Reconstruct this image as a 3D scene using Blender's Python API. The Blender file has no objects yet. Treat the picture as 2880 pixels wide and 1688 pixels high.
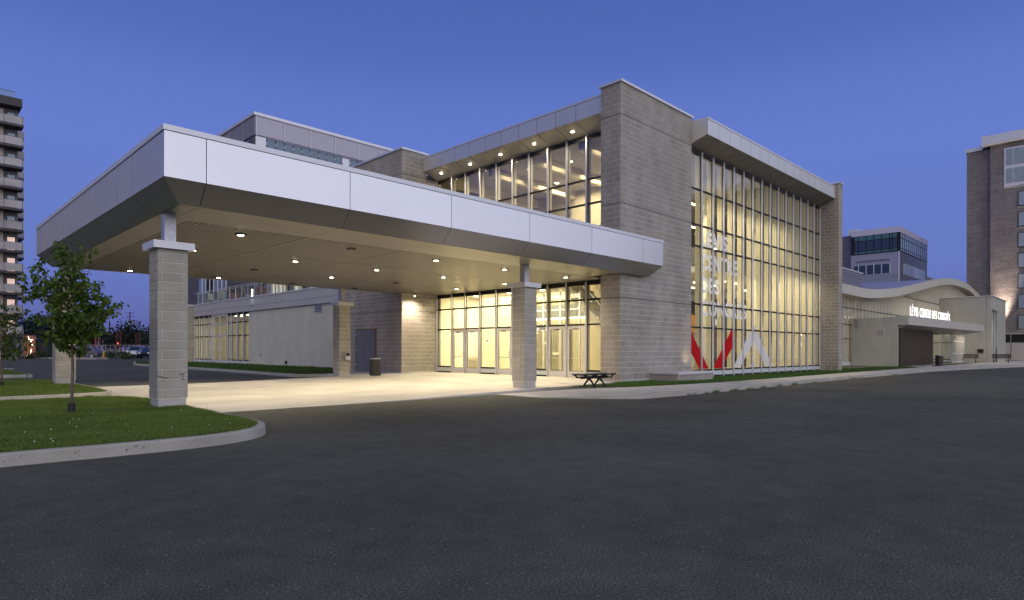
import bpy, bmesh, math, random
import numpy as np
from mathutils import Vector, Matrix
random.seed(7); rng = np.random.default_rng(11)
S = bpy.context.scene; COL = S.collection; R = math.radians

# ------------------------------------------------------------------ camera, sky, light, exposure
CAM_H = 1.33; F_PX = 1760.0
cam_d = bpy.data.cameras.new('camera'); cam = bpy.data.objects.new('camera', cam_d); COL.objects.link(cam)
cam.location = (0, 0, CAM_H)
cam.rotation_euler = (Matrix.Rotation(R(-45), 3, 'Z') @ Matrix.Rotation(R(90), 3, 'X') @ Matrix.Rotation(0.0021, 3, 'Z')).to_euler()
cam_d.sensor_width = 36; cam_d.lens = 36 * F_PX / 2880; cam_d.shift_y = (986 - 844) / 2880
cam_d.clip_start = .1; cam_d.clip_end = 3000
S.camera = cam
S.view_settings.view_transform = 'Standard'; S.view_settings.look = 'None'
S.view_settings.exposure = 0.0; S.view_settings.gamma = 1; S.view_settings.use_curve_mapping = False
S.render.engine = 'CYCLES'
S.cycles.use_denoising = True; S.cycles.max_bounces = 7; S.cycles.diffuse_bounces = 3; S.cycles.glossy_bounces = 3
S.cycles.transparent_max_bounces = 24; S.cycles.transmission_bounces = 4
S.cycles.sample_clamp_indirect = 6; S.cycles.caustics_reflective = False; S.cycles.caustics_refractive = False

SRGB = lambda *c: tuple(((v/255)/12.92 if v/255 <= .04045 else ((v/255+.055)/1.055)**2.4) for v in c)
world = bpy.data.worlds.new('World'); S.world = world; world.use_nodes = True
nt = world.node_tree; N = nt.nodes; L = nt.links; N.clear()
def nd(t, **k):
    n = N.new(t)
    for a, b in k.items(): setattr(n, a, b)
    return n
tc = nd('ShaderNodeTexCoord'); nrm = nd('ShaderNodeVectorMath', operation='NORMALIZE'); L.new(tc.outputs['Generated'], nrm.inputs[0])
sep = nd('ShaderNodeSeparateXYZ'); L.new(nrm.outputs[0], sep.inputs[0])
ramp = nd('ShaderNodeValToRGB'); L.new(sep.outputs['Z'], ramp.inputs[0])
stops = [(0.0, SRGB(90, 94, 146)), (.035, SRGB(97, 106, 172)), (.12, SRGB(104, 123, 195)), (.28, SRGB(102, 126, 205)),
         (.36, SRGB(95, 119, 197)), (.42, SRGB(84, 109, 186)), (.50, SRGB(76, 102, 178)), (1.0, SRGB(52, 76, 148))]
cr = ramp.color_ramp
while len(cr.elements) < len(stops): cr.elements.new(.5)
for e, (p, c) in zip(cr.elements, stops): e.position = p; e.color = (*c, 1)
# the afterglow stands low behind the photographer's right shoulder
GLOW = Vector((.25, -.968, 0)).normalized()
dot = nd('ShaderNodeVectorMath', operation='DOT_PRODUCT'); L.new(nrm.outputs[0], dot.inputs[0]); dot.inputs[1].default_value = GLOW
mr = nd('ShaderNodeMapRange', interpolation_type='SMOOTHSTEP'); L.new(dot.outputs['Value'], mr.inputs[0])
mr.inputs[1].default_value = .33; mr.inputs[2].default_value = 1.05; mr.inputs[3].default_value = 0; mr.inputs[4].default_value = 1
gcol = nd('ShaderNodeValToRGB'); L.new(sep.outputs['Z'], gcol.inputs[0])
g = gcol.color_ramp; g.elements.new(.3)
for e, (p, c) in zip(g.elements, [(0, (1.0, .96, .90)), (.3, (.87, .89, .90)), (.95, (.12, .13, .18))]): e.position = p; e.color = (*c, 1)
mul = nd('ShaderNodeVectorMath', operation='SCALE'); L.new(gcol.outputs[0], mul.inputs[0])
gs = nd('ShaderNodeMath', operation='MULTIPLY'); L.new(mr.outputs[0], gs.inputs[0]); gs.inputs[1].default_value = 1.22; L.new(gs.outputs[0], mul.inputs['Scale'])
add = nd('ShaderNodeVectorMath', operation='ADD'); L.new(ramp.outputs[0], add.inputs[0]); L.new(mul.outputs[0], add.inputs[1])
bg = nd('ShaderNodeBackground'); L.new(add.outputs[0], bg.inputs[0]); bg.inputs[1].default_value = 1.0
wo = nd('ShaderNodeOutputWorld'); L.new(bg.outputs[0], wo.inputs[0])
sd = bpy.data.lights.new('afterglow_sun', 'SUN'); sun = bpy.data.objects.new('afterglow_sun', sd); COL.objects.link(sun)
sd.energy = 1.5; sd.angle = R(95); sd.color = (.97, .87, .60)
sun.rotation_euler = Vector((.64, .62, -.50)).to_track_quat('-Z', 'Y').to_euler()

# ------------------------------------------------------------------ helpers
OFF = {}
def tag(o, label=None, cat=None, group=None, kind=None):
    if label: o['label'] = label
    if cat: o['category'] = cat
    if group: o['group'] = group
    if kind: o['kind'] = kind
    return o
def thing(name, label, cat, loc=(0, 0, 0), rz=0, group=None, world_coords=True):
    o = bpy.data.objects.new(name, None); COL.objects.link(o); o.location = loc; o.rotation_euler = (0, 0, rz); o.empty_display_size = .2
    OFF[o.name] = Vector(loc) if world_coords else Vector((0, 0, 0))
    return tag(o, label, cat, group)
def off(p): return OFF.get(p.name, Vector((0, 0, 0))) if p else Vector((0, 0, 0))
class MB:
    def __init__(s): s.v = []; s.f = []; s.r = []
    def quad(s, *p):
        i = len(s.v); s.v += [tuple(q) for q in p]; s.f.append(tuple(range(i, i+len(p)))); s.r.append(0); return s
    def box(s, x0, x1, y0, y1, z0, z1, r=0.0):
        i = len(s.v)
        s.v += [(x0,y0,z0),(x1,y0,z0),(x1,y1,z0),(x0,y1,z0),(x0,y0,z1),(x1,y0,z1),(x1,y1,z1),(x0,y1,z1)]
        for f in ((0,3,2,1),(4,5,6,7),(0,1,5,4),(1,2,6,5),(2,3,7,6),(3,0,4,7)): s.f.append(tuple(i+k for k in f)); s.r.append(r)
        return s
    def hexa(s, p, r=0.0):   # eight points: bottom ring, top ring
        i = len(s.v); s.v += [tuple(q) for q in p]
        for f in ((0,3,2,1),(4,5,6,7),(0,1,5,4),(1,2,6,5),(2,3,7,6),(3,0,4,7)): s.f.append(tuple(i+k for k in f)); s.r.append(r)
        return s
    def prism(s, poly, a0, a1, ax='y'):   # poly in the two other axes
        n = len(poly); i = len(s.v)
        def P(u, w, a): return {'y': (u, a, w), 'x': (a, u, w), 'z': (u, w, a)}[ax]
        s.v += [P(u, w, a0) for u, w in poly] + [P(u, w, a1) for u, w in poly]
        s.f.append(tuple(range(i, i+n))); s.f.append(tuple(range(i+2*n-1, i+n-1, -1))); s.r += [0, 0]
        for k in range(n): s.f.append((i+k, i+n+k, i+n+(k+1) % n, i+(k+1) % n)); s.r.append(0)
        return s
    def tube(s, pts, rad, n=8, cap=True):
        pts = [Vector(p) for p in pts]; rad = rad if isinstance(rad, (list, tuple)) else [rad]*len(pts)
        rings = []
        for k, p in enumerate(pts):
            t = (pts[min(k+1, len(pts)-1)] - pts[max(k-1, 0)]).normalized()
            a = Vector((0, 0, 1)) if abs(t.z) < .9 else Vector((1, 0, 0))
            u = t.cross(a).normalized(); w = t.cross(u); i = len(s.v)
            s.v += [tuple(p + (u*math.cos(2*math.pi*j/n) + w*math.sin(2*math.pi*j/n))*rad[k]) for j in range(n)]; rings.append(i)
        for a, b in zip(rings, rings[1:]):
            for j in range(n): s.f.append((a+j, b+j, b+(j+1) % n, a+(j+1) % n)); s.r.append(0)
        if cap:
            s.f.append(tuple(rings[0]+j for j in range(n))); s.f.append(tuple(rings[-1]+n-1-j for j in range(n))); s.r += [0, 0]
        return s
    def lathe(s, prof, n=20, c=(0, 0)):
        i = len(s.v)
        for r_, z in prof: s.v += [(c[0]+r_*math.cos(2*math.pi*j/n), c[1]+r_*math.sin(2*math.pi*j/n), z) for j in range(n)]
        for k in range(len(prof)-1):
            for j in range(n): s.f.append((i+k*n+j, i+k*n+(j+1) % n, i+(k+1)*n+(j+1) % n, i+(k+1)*n+j)); s.r.append(0)
        s.f.append(tuple(i+(len(prof)-1)*n+j for j in range(n))); s.f.append(tuple(i+n-1-j for j in range(n))); s.r += [0, 0]
        return s
    def mesh(s, name, mat, o=(0, 0, 0), smooth=False, rnd=False):
        me = bpy.data.meshes.new(name); o = Vector(o)
        me.from_pydata([tuple(Vector(v)-o) for v in s.v], [], s.f)
        if mat: me.materials.append(mat)
        if rnd:
            a = me.attributes.new('rnd', 'FLOAT', 'FACE'); a.data.foreach_set('value', s.r)
        if smooth: me.polygons.foreach_set('use_smooth', [True]*len(me.polygons))
        me.update(); return me
    def build(s, name, mat, parent=None, smooth=False, rnd=False, fix=False, **tg):
        me = s.mesh(name, mat, off(parent), smooth, rnd)
        if fix:
            bm = bmesh.new(); bm.from_mesh(me); bmesh.ops.recalc_face_normals(bm, faces=bm.faces); bm.to_mesh(me); bm.free()
        o = bpy.data.objects.new(name, me); COL.objects.link(o); o.parent = parent
        if parent: OFF[o.name] = off(parent)
        return tag(o, **tg)
def place(name, me, loc, parent=None, scale=None, rot=None, **tg):
    o = bpy.data.objects.new(name, me); COL.objects.link(o); o.parent = parent
    o.location = Vector(loc) - off(parent)
    if scale: o.scale = scale
    if rot: o.rotation_euler = rot
    return tag(o, **tg)
CUBES = {}
def cube(name, b, mat, parent=None, **tg):
    me = CUBES.get(mat.name)
    if me is None: me = CUBES[mat.name] = MB().box(-.5, .5, -.5, .5, -.5, .5).mesh('box_'+mat.name, mat)
    x0, x1, y0, y1, z0, z1 = b
    return place(name, me, ((x0+x1)/2, (y0+y1)/2, (z0+z1)/2), parent, (abs(x1-x0), abs(y1-y0), abs(z1-z0)), **tg)
def copy_tree(o, parent=None):
    c = o.copy(); COL.objects.link(c); c.parent = parent
    for ch in list(o.children): copy_tree(ch, c)
    return c
def area(name, loc, size, power, col, rot=(0, 0, 0), sy=None, parent=None):
    d = bpy.data.lights.new(name, 'AREA'); d.energy = power; d.color = col; d.size = size
    if sy: d.shape = 'RECTANGLE'; d.size_y = sy
    o = bpy.data.objects.new(name, d); COL.objects.link(o); o.parent = parent; o.location = Vector(loc)-off(parent); o.rotation_euler = rot; return o
def spot(name, loc, power, col, ang=120, blend=.6, rot=(0, 0, 0), r=.06, parent=None):
    d = bpy.data.lights.new(name, 'SPOT'); d.energy = power; d.color = col; d.spot_size = R(ang); d.spot_blend = blend; d.shadow_soft_size = r
    o = bpy.data.objects.new(name, d); COL.objects.link(o); o.parent = parent; o.location = Vector(loc)-off(parent); o.rotation_euler = rot; return o

# ------------------------------------------------------------------ materials
def material(name, col, rough=.6, metal=0, spec=.5, noise=None, bump=None, rnd=0, emit=None, strength=0, speck=None, streak=None, stain=0):
    """noise=(scale, amount), bump=(scale, strength, distance), speck=(scale, amount), streak=(scale_xy, amount)"""
    m = bpy.data.materials.new(name); m.use_nodes = True; t = m.node_tree; n = t.nodes; l = t.links
    b = n['Principled BSDF']; b.inputs['Roughness'].default_value = rough; b.inputs['Metallic'].default_value = metal
    b.inputs['Specular IOR Level'].default_value = spec; b.inputs['Base Color'].default_value = (*col, 1)
    geo = n.new('ShaderNodeNewGeometry'); cur = None
    def mulnode(val_socket, lo, hi, prev):
        mr = n.new('ShaderNodeMapRange'); l.new(val_socket, mr.inputs[0]); mr.inputs[1].default_value = .25; mr.inputs[2].default_value = .75
        mr.inputs[3].default_value = lo; mr.inputs[4].default_value = hi
        if prev is None: return mr.outputs[0]
        k = n.new('ShaderNodeMath'); k.operation = 'MULTIPLY'; l.new(prev, k.inputs[0]); l.new(mr.outputs[0], k.inputs[1]); return k.outputs[0]
    def noise_tex(scale, detail=4, vec=None):
        x = n.new('ShaderNodeTexNoise'); x.inputs['Scale'].default_value = scale; x.inputs['Detail'].default_value = detail
        l.new(vec or geo.outputs['Position'], x.inputs['Vector']); return x
    if noise: cur = mulnode(noise_tex(noise[0], 5).outputs[0], 1-noise[1], 1+noise[1], cur)
    if speck: cur = mulnode(noise_tex(speck[0], 2).outputs[0], 1-speck[1], 1+speck[1], cur)
    if streak:
        mp = n.new('ShaderNodeMapping'); mp.inputs['Scale'].default_value = (streak[0], streak[0], streak[0]*.12); l.new(geo.outputs['Position'], mp.inputs['Vector'])
        cur = mulnode(noise_tex(1, 4, mp.outputs[0]).outputs[0], 1-streak[1], 1+streak[1], cur)
    if rnd:
        oi = n.new('ShaderNodeObjectInfo'); at = n.new('ShaderNodeAttribute'); at.attribute_name = 'rnd'
        a = n.new('ShaderNodeMath'); a.operation = 'ADD'; l.new(oi.outputs['Random'], a.inputs[0]); l.new(at.outputs['Fac'], a.inputs[1])
        fr = n.new('ShaderNodeMath'); fr.operation = 'FRACT'; l.new(a.outputs[0], fr.inputs[0])
        mm = n.new('ShaderNodeMapRange'); l.new(fr.outputs[0], mm.inputs[0]); mm.inputs[3].default_value = 1-rnd; mm.inputs[4].default_value = 1+rnd
        if cur is None: cur = mm.outputs[0]
        else:
            k = n.new('ShaderNodeMath'); k.operation = 'MULTIPLY'; l.new(cur, k.inputs[0]); l.new(mm.outputs[0], k.inputs[1]); cur = k.outputs[0]
    if cur is not None:
        vm = n.new('ShaderNodeVectorMath'); vm.operation = 'SCALE'; vm.inputs[0].default_value = col; l.new(cur, vm.inputs['Scale']); l.new(vm.outputs[0], b.inputs['Base Color'])
    if stain:
        a = noise_tex(1.35, 3); b2 = noise_tex(22, 4); ml = n.new('ShaderNodeMapRange'); l.new(a.outputs[0], ml.inputs[0]); ml.inputs[1].default_value = .62; ml.inputs[2].default_value = .70
        m2 = n.new('ShaderNodeMapRange'); l.new(b2.outputs[0], m2.inputs[0]); m2.inputs[1].default_value = .50; m2.inputs[2].default_value = .68
        k = n.new('ShaderNodeMath'); k.operation = 'MULTIPLY'; l.new(ml.outputs[0], k.inputs[0]); l.new(m2.outputs[0], k.inputs[1]); k2 = n.new('ShaderNodeMath'); k2.operation = 'MULTIPLY'; l.new(k.outputs[0], k2.inputs[0]); k2.inputs[1].default_value = stain
        mx = n.new('ShaderNodeMix'); mx.data_type = 'RGBA'; l.new(k2.outputs[0], mx.inputs[0]); l.new(vm.outputs[0], mx.inputs[6]); mx.inputs[7].default_value = (.62, .60, .57, 1); l.new(mx.outputs[2], b.inputs['Base Color'])
    if bump:
        bt = noise_tex(bump[0], 6); bp = n.new('ShaderNodeBump'); bp.inputs['Strength'].default_value = bump[1]; bp.inputs['Distance'].default_value = bump[2]
        l.new(bt.outputs[0], bp.inputs['Height']); l.new(bp.outputs[0], b.inputs['Normal'])
    if emit: b.inputs['Emission Color'].default_value = (*emit, 1); b.inputs['Emission Strength'].default_value = strength
    return m
def glass(name, tint=(.93, .96, .95), refl=1.0, ior=1.5, wav=0):
    m = bpy.data.materials.new(name); m.use_nodes = True; t = m.node_tree; n = t.nodes; l = t.links; n.clear()
    out = n.new('ShaderNodeOutputMaterial'); tr = n.new('ShaderNodeBsdfTransparent'); tr.inputs[0].default_value = (*tint, 1)
    gl = n.new('ShaderNodeBsdfGlossy'); gl.inputs['Roughness'].default_value = .005; gl.inputs[0].default_value = (1, 1, 1, 1)
    mx = n.new('ShaderNodeMixShader'); lw = n.new('ShaderNodeLayerWeight'); lw.inputs[0].default_value = .5   # Schlick, the same from either side of the pane
    pw = n.new('ShaderNodeMath'); pw.operation = 'POWER'; l.new(lw.outputs['Facing'], pw.inputs[0]); pw.inputs[1].default_value = 4.2
    fr = n.new('ShaderNodeMath'); fr.operation = 'MULTIPLY_ADD'; l.new(pw.outputs[0], fr.inputs[0]); fr.inputs[1].default_value = .75; fr.inputs[2].default_value = .035
    k = n.new('ShaderNodeMath'); k.operation = 'MULTIPLY'; k.use_clamp = True; k.inputs[1].default_value = refl; l.new(fr.outputs[0], k.inputs[0])
    if wav:
        geo = n.new('ShaderNodeNewGeometry'); x = n.new('ShaderNodeTexNoise'); x.inputs['Scale'].default_value = .8; l.new(geo.outputs['Position'], x.inputs['Vector'])
        bp = n.new('ShaderNodeBump'); bp.inputs['Strength'].default_value = 1; bp.inputs['Distance'].default_value = wav; l.new(x.outputs[0], bp.inputs['Height']); l.new(bp.outputs[0], gl.inputs['Normal'])
    l.new(k.outputs[0], mx.inputs[0]); l.new(tr.outputs[0], mx.inputs[1]); l.new(gl.outputs[0], mx.inputs[2]); l.new(mx.outputs[0], out.inputs[0])
    return m
def emis(name, col, st): return material(name, (.8, .8, .8), emit=col, strength=st)
M = {}
M['block'] = material('block', (.325, .295, .262), .92, noise=(1.2, .16), speck=(120, .26), rnd=.08, bump=(90, .45, .006), streak=(1.1, .14), stain=.75)
M['block_col'] = material('block_col', (.385, .36, .312), .92, noise=(2.0, .12), speck=(120, .34), rnd=.065, bump=(80, .5, .006))
M['block_hotel'] = material('block_hotel', (.225, .198, .19), .95, noise=(1, .2), rnd=.13, bump=(20, .5, .01))
M['mortar'] = material('mortar', (.58, .54, .48), .95, noise=(3, .15))
M['concrete'] = material('concrete', (.48, .455, .41), .8, noise=(.7, .16), speck=(45, .10), streak=(.6, .08), bump=(60, .2, .002))
M['kerb'] = material('kerb', (.36, .345, .30), .88, noise=(1.1, .16), speck=(120, .25), streak=(1.5, .12), bump=(25, .6, .01))
M['base_conc'] = material('base_conc', (.46, .44, .42), .85, noise=(2.5, .12), speck=(70, .08), bump=(50, .2, .002))
M['alu'] = material('alu', (.62, .595, .585), .32, .95, noise=(.5, .02), bump=(.35, .10, .03), rnd=.025)
M['alu_greyed'] = material('alu_greyed', (.64, .625, .60), .42, .5, noise=(.5, .02), rnd=.03)  # same metal as alu; sky's blue reflection toned to grey in the colour
M['alu_shaded'] = material('alu_shaded', (.27, .26, .25), .45, .8, rnd=.03)  # same metal again, darkened in colour for the shaded soffit
M['alu_rib'] = material('alu_rib', (.66, .60, .545), .32, .62, bump=(2.2, .25, .012), rnd=.03)  # same metal on the side face, warmed in colour against reflected sky blue
M['soffit'] = material('soffit', (.32, .298, .265), .36, .3, noise=(.5, .04))
M['soffit_dark'] = material('soffit_dark', (.012, .011, .010), .8)
M['light_metal'] = material('light_metal', (.66, .65, .67), .42, .35)
M['white_frame'] = material('white_frame', (.62, .60, .61), .5, .1)
M['fin'] = material('fin', (.84, .77, .58), .6)
M['black'] = material('black', (.012, .011, .012), .5, spec=.3)
M['galv'] = material('galv', (.50, .49, .52), .42, .7, noise=(30, .2))
M['spandrel'] = material('spandrel', (.62, .66, .68), .25)
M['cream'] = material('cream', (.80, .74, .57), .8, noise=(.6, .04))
M['cream2'] = material('cream2', (.46, .405, .285), .8, noise=(.8, .06))  # cream with shade mixed into the colour, for less lit walls
M['cream_dim'] = material('cream_dim', (.26, .235, .19), .8, noise=(.5, .08))  # wall tone darkened so the depth behind the fins looks dim
M['cream3'] = material('cream3', (.46, .40, .275), .8, noise=(.6, .05))  # cream lowered in colour so the side wall looks less lit
M['side_blue'] = material('side_blue', (.13, .13, .18), .45, .4)
M['balc_panel'] = material('balc_panel', (.34, .31, .31), .25, noise=(.4, .35))
M['stair_grey'] = material('stair_grey', (.40, .37, .31), .7)
M['white_in'] = material('white_in', (.80, .76, .66), .7)
M['tile'] = material('tile', (.45, .41, .34), .35, noise=(.6, .06))
M['wood'] = material('wood', (.50, .22, .06), .5, noise=(2, .15))
M['bronze'] = material('bronze', (.22, .12, .05), .4, .3)
M['grey_in'] = material('grey_in', (.22, .22, .21), .6)
M['glass'] = glass('glass', wav=.0)
M['glass_up'] = glass('glass_up', (.80, .84, .86), 2.0, wav=.003)
M['glass_cw'] = glass('glass_cw', (.90, .93, .91), 1.15, wav=.003)
M['glass_dark'] = glass('glass_dark', (.30, .38, .42), 2.2)
M['glass_balc'] = glass('glass_balc', (.62, .62, .66), 3.5)
M['glass_rail'] = glass('glass_rail', (.72, .76, .76), 1.3)
M['wing_panel'] = material('wing_panel', (.56, .54, .45), .75, noise=(.8, .08), rnd=.035, bump=(4, .2, .01))
M['wing_fascia'] = material('wing_fascia', (.50, .475, .46), .5, .15, rnd=.03)
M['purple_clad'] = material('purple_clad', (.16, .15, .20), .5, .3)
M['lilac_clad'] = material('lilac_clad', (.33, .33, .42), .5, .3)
def vinyl(name, col, tr):
    m = material(name, col, .5); n = m.node_tree.nodes; l = m.node_tree.links; t = n.new('ShaderNodeBsdfTranslucent'); t.inputs[0].default_value = (*tr, 1)
    a = n.new('ShaderNodeMixShader'); a.inputs[0].default_value = .62; l.new(n['Principled BSDF'].outputs[0], a.inputs[1]); l.new(t.outputs[0], a.inputs[2]); l.new(a.outputs[0], n['Material Output'].inputs[0]); return m
M['vinyl_white'] = material('vinyl_white', (.80, .79, .86), .5)
M['film_white'] = vinyl('film_white', (.90, .89, .95), (.86, .90, 1.0)); M['film_red'] = vinyl('film_red', (.62, .006, .015), (.75, .004, .012))
M['vinyl_red'] = material('vinyl_red', (.55, .004, .012), .5, emit=(.6, .002, .01), strength=0)
M['door_grey'] = material('door_grey', (.19, .18, .19), .5)
M['rust'] = material('rust', (.16, .06, .04), .8)
M['lamp'] = emis('lamp', (1.0, .82, .55), 22)
M['lamp_soft'] = emis('lamp_soft', (1.0, .86, .60), 14)
M['lamp_strip'] = emis('lamp_strip', (1.0, .84, .52), 11)
M['lamp_red'] = emis('lamp_red', (1.0, .03, .03), 40)
M['lamp_red2'] = emis('lamp_red2', (1.0, .04, .03), 5)
M['sign_lit'] = emis('sign_lit', (1.0, .98, .95), 1.25)
M['lamp_line'] = emis('lamp_line', (1.0, .9, .72), 6)
M['bark'] = material('bark', (.13, .10, .085), .9, noise=(14, .35), bump=(40, .8, .01), streak=(30, .3))
M['black_rubber'] = material('black_rubber', (.01, .01, .011), .6)
M['soil'] = material('soil', (.10, .075, .05), .95, noise=(8, .3))
M['gravel'] = material('gravel', (.30, .27, .24), .95, rnd=.45, noise=(40, .3))

def asphalt():
    m = bpy.data.materials.new('asphalt'); m.use_nodes = True; t = m.node_tree; n = t.nodes; l = t.links; b = n['Principled BSDF']
    geo = n.new('ShaderNodeNewGeometry')
    def tex(kind, scale, **k):
        x = n.new(kind); x.inputs['Scale'].default_value = scale; l.new(geo.outputs['Position'], x.inputs['Vector'])
        for a, v in k.items():
            if a in x.inputs: x.inputs[a].default_value = v
        return x
    big = tex('ShaderNodeTexNoise', .35, Detail=4); mid = tex('ShaderNodeTexNoise', 3.2, Detail=5); fine = tex('ShaderNodeTexNoise', 75, Detail=4)
    vor = tex('ShaderNodeTexVoronoi', 42)
    def mr(s, a, b_, lo, hi):
        x = n.new('ShaderNodeMapRange'); l.new(s, x.inputs[0]); x.inputs[1].default_value = a; x.inputs[2].default_value = b_; x.inputs[3].default_value = lo; x.inputs[4].default_value = hi; return x.outputs[0]
    def mu(a, c, op='MULTIPLY'):
        x = n.new('ShaderNodeMath'); x.operation = op; l.new(a, x.inputs[0]); l.new(c, x.inputs[1]); return x.outputs[0]
    v = mu(mr(big.outputs[0], .3, .7, .80, 1.2), mr(fine.outputs[0], .35, .65, .35, 1.75)); v = mu(v, mr(mid.outputs[0], .3, .7, .84, 1.16))
    sepc = n.new('ShaderNodeSeparateColor'); l.new(vor.outputs['Color'], sepc.inputs[0])
    chip = mu(mr(sepc.outputs[0], .955, .96, 0, 1), mr(vor.outputs['Distance'], .25, .4, 1, 0))
    vm = n.new('ShaderNodeVectorMath'); vm.operation = 'SCALE'; vm.inputs[0].default_value = (.080, .0785, .059); l.new(v, vm.inputs['Scale'])
    mx = n.new('ShaderNodeMix'); mx.data_type = 'RGBA'; l.new(chip, mx.inputs[0]); l.new(vm.outputs[0], mx.inputs[6]); mx.inputs[7].default_value = (.22, .21, .19, 1); l.new(mx.outputs[2], b.inputs['Base Color'])
    b.inputs['Roughness'].default_value = .85; b.inputs['Specular IOR Level'].default_value = .25
    bp = n.new('ShaderNodeBump'); bp.inputs['Strength'].default_value = .9; bp.inputs['Distance'].default_value = .008; l.new(fine.outputs[0], bp.inputs['Height']); l.new(bp.outputs[0], b.inputs['Normal'])
    return m
M['asphalt'] = asphalt()
def leafmat(name, c1, c2, trans=.25, scale=3.0):
    m = bpy.data.materials.new(name); m.use_nodes = True; t = m.node_tree; n = t.nodes; l = t.links; b = n['Principled BSDF']
    at = n.new('ShaderNodeAttribute'); at.attribute_name = 'rnd'; oi = n.new('ShaderNodeObjectInfo'); geo = n.new('ShaderNodeNewGeometry')
    x = n.new('ShaderNodeTexNoise'); x.inputs['Scale'].default_value = scale; l.new(geo.outputs['Position'], x.inputs['Vector'])
    a = n.new('ShaderNodeMath'); a.operation = 'ADD'; l.new(at.outputs['Fac'], a.inputs[0]); l.new(x.outputs[0], a.inputs[1])
    a2 = n.new('ShaderNodeMath'); a2.operation = 'ADD'; l.new(a.outputs[0], a2.inputs[0]); l.new(oi.outputs['Random'], a2.inputs[1])
    h = n.new('ShaderNodeMapRange'); l.new(a2.outputs[0], h.inputs[0]); h.inputs[1].default_value = .5; h.inputs[2].default_value = 1.75
    mx = n.new('ShaderNodeMix'); mx.data_type = 'RGBA'; l.new(h.outputs[0], mx.inputs[0]); mx.inputs[6].default_value = (*c1, 1); mx.inputs[7].default_value = (*c2, 1)
    l.new(mx.outputs[2], b.inputs['Base Color']); b.inputs['Roughness'].default_value = .5; b.inputs['Specular IOR Level'].default_value = .25
    tr = n.new('ShaderNodeBsdfTranslucent'); l.new(mx.outputs[2], tr.inputs[0]); ms = n.new('ShaderNodeMixShader'); ms.inputs[0].default_value = trans
    l.new(b.outputs[0], ms.inputs[1]); l.new(tr.outputs[0], ms.inputs[2]); l.new(ms.outputs[0], n['Material Output'].inputs[0]); return m
M['leaf'] = leafmat('leaf', (.018, .040, .005), (.105, .17, .018))
M['grass'] = leafmat('grass', (.022, .040, .008), (.15, .215, .04), .2, 3.1)
M['grass2'] = leafmat('grass2', (.03, .07, .012), (.08, .16, .03), .2, .8)
M['bush'] = leafmat('bush', (.012, .02, .008), (.05, .07, .022), .1)
M['tree_far'] = leafmat('tree_far', (.008, .012, .008), (.028, .038, .022), .1, .5)
M['clover'] = material('clover', (.7, .68, .62), .8)
M['turf'] = material('turf', (.035, .045, .018), .95, noise=(3, .4), speck=(60, .4), bump=(20, 1, .03))

# ------------------------------------------------------------------ projection, for sorting pieces by how large they show
def px_size(c, w):
    d = (c[0]+c[1])*.70711
    return 0 if d < .5 else w*F_PX/d

# ------------------------------------------------------------------ block work
BMESH = {}
def block_mesh(su, sz, axis, out, mat):
    key = (round(su, 3), round(sz, 3), axis, out, mat.name)
    if key in BMESH: return BMESH[key]
    c = .004; t = .03
    ring = lambda d, k: [(-su/2+d, -sz/2+d, k), (su/2-d, -sz/2+d, k), (su/2-d, sz/2-d, k), (-su/2+d, sz/2-d, k)]
    P = ring(0, -t) + ring(0, -c) + ring(c, 0)
    def mp(p):
        u, z, k = p; k *= out
        return (u, k, z) if axis == 'x' else (k, u, z)
    V = [mp(p) for p in P]; Fc = [(8, 9, 10, 11)]
    for r_ in (0, 4):
        for j in range(4): Fc.append((r_+j, r_+(j+1) % 4, r_+4+(j+1) % 4, r_+4+j))
    me = bpy.data.meshes.new('block'); me.from_pydata(V, [], Fc); me.materials.append(mat)
    bm = bmesh.new(); bm.from_mesh(me); bmesh.ops.recalc_face_normals(bm, faces=bm.faces)
    want = Vector((0, out, 0)) if axis == 'x' else Vector((out, 0, 0)); bm.faces.ensure_lookup_table()
    if bm.faces[0].normal.dot(want) < 0: bmesh.ops.reverse_faces(bm, faces=bm.faces)
    bm.to_mesh(me); bm.free(); BMESH[key] = me; return me
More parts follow.
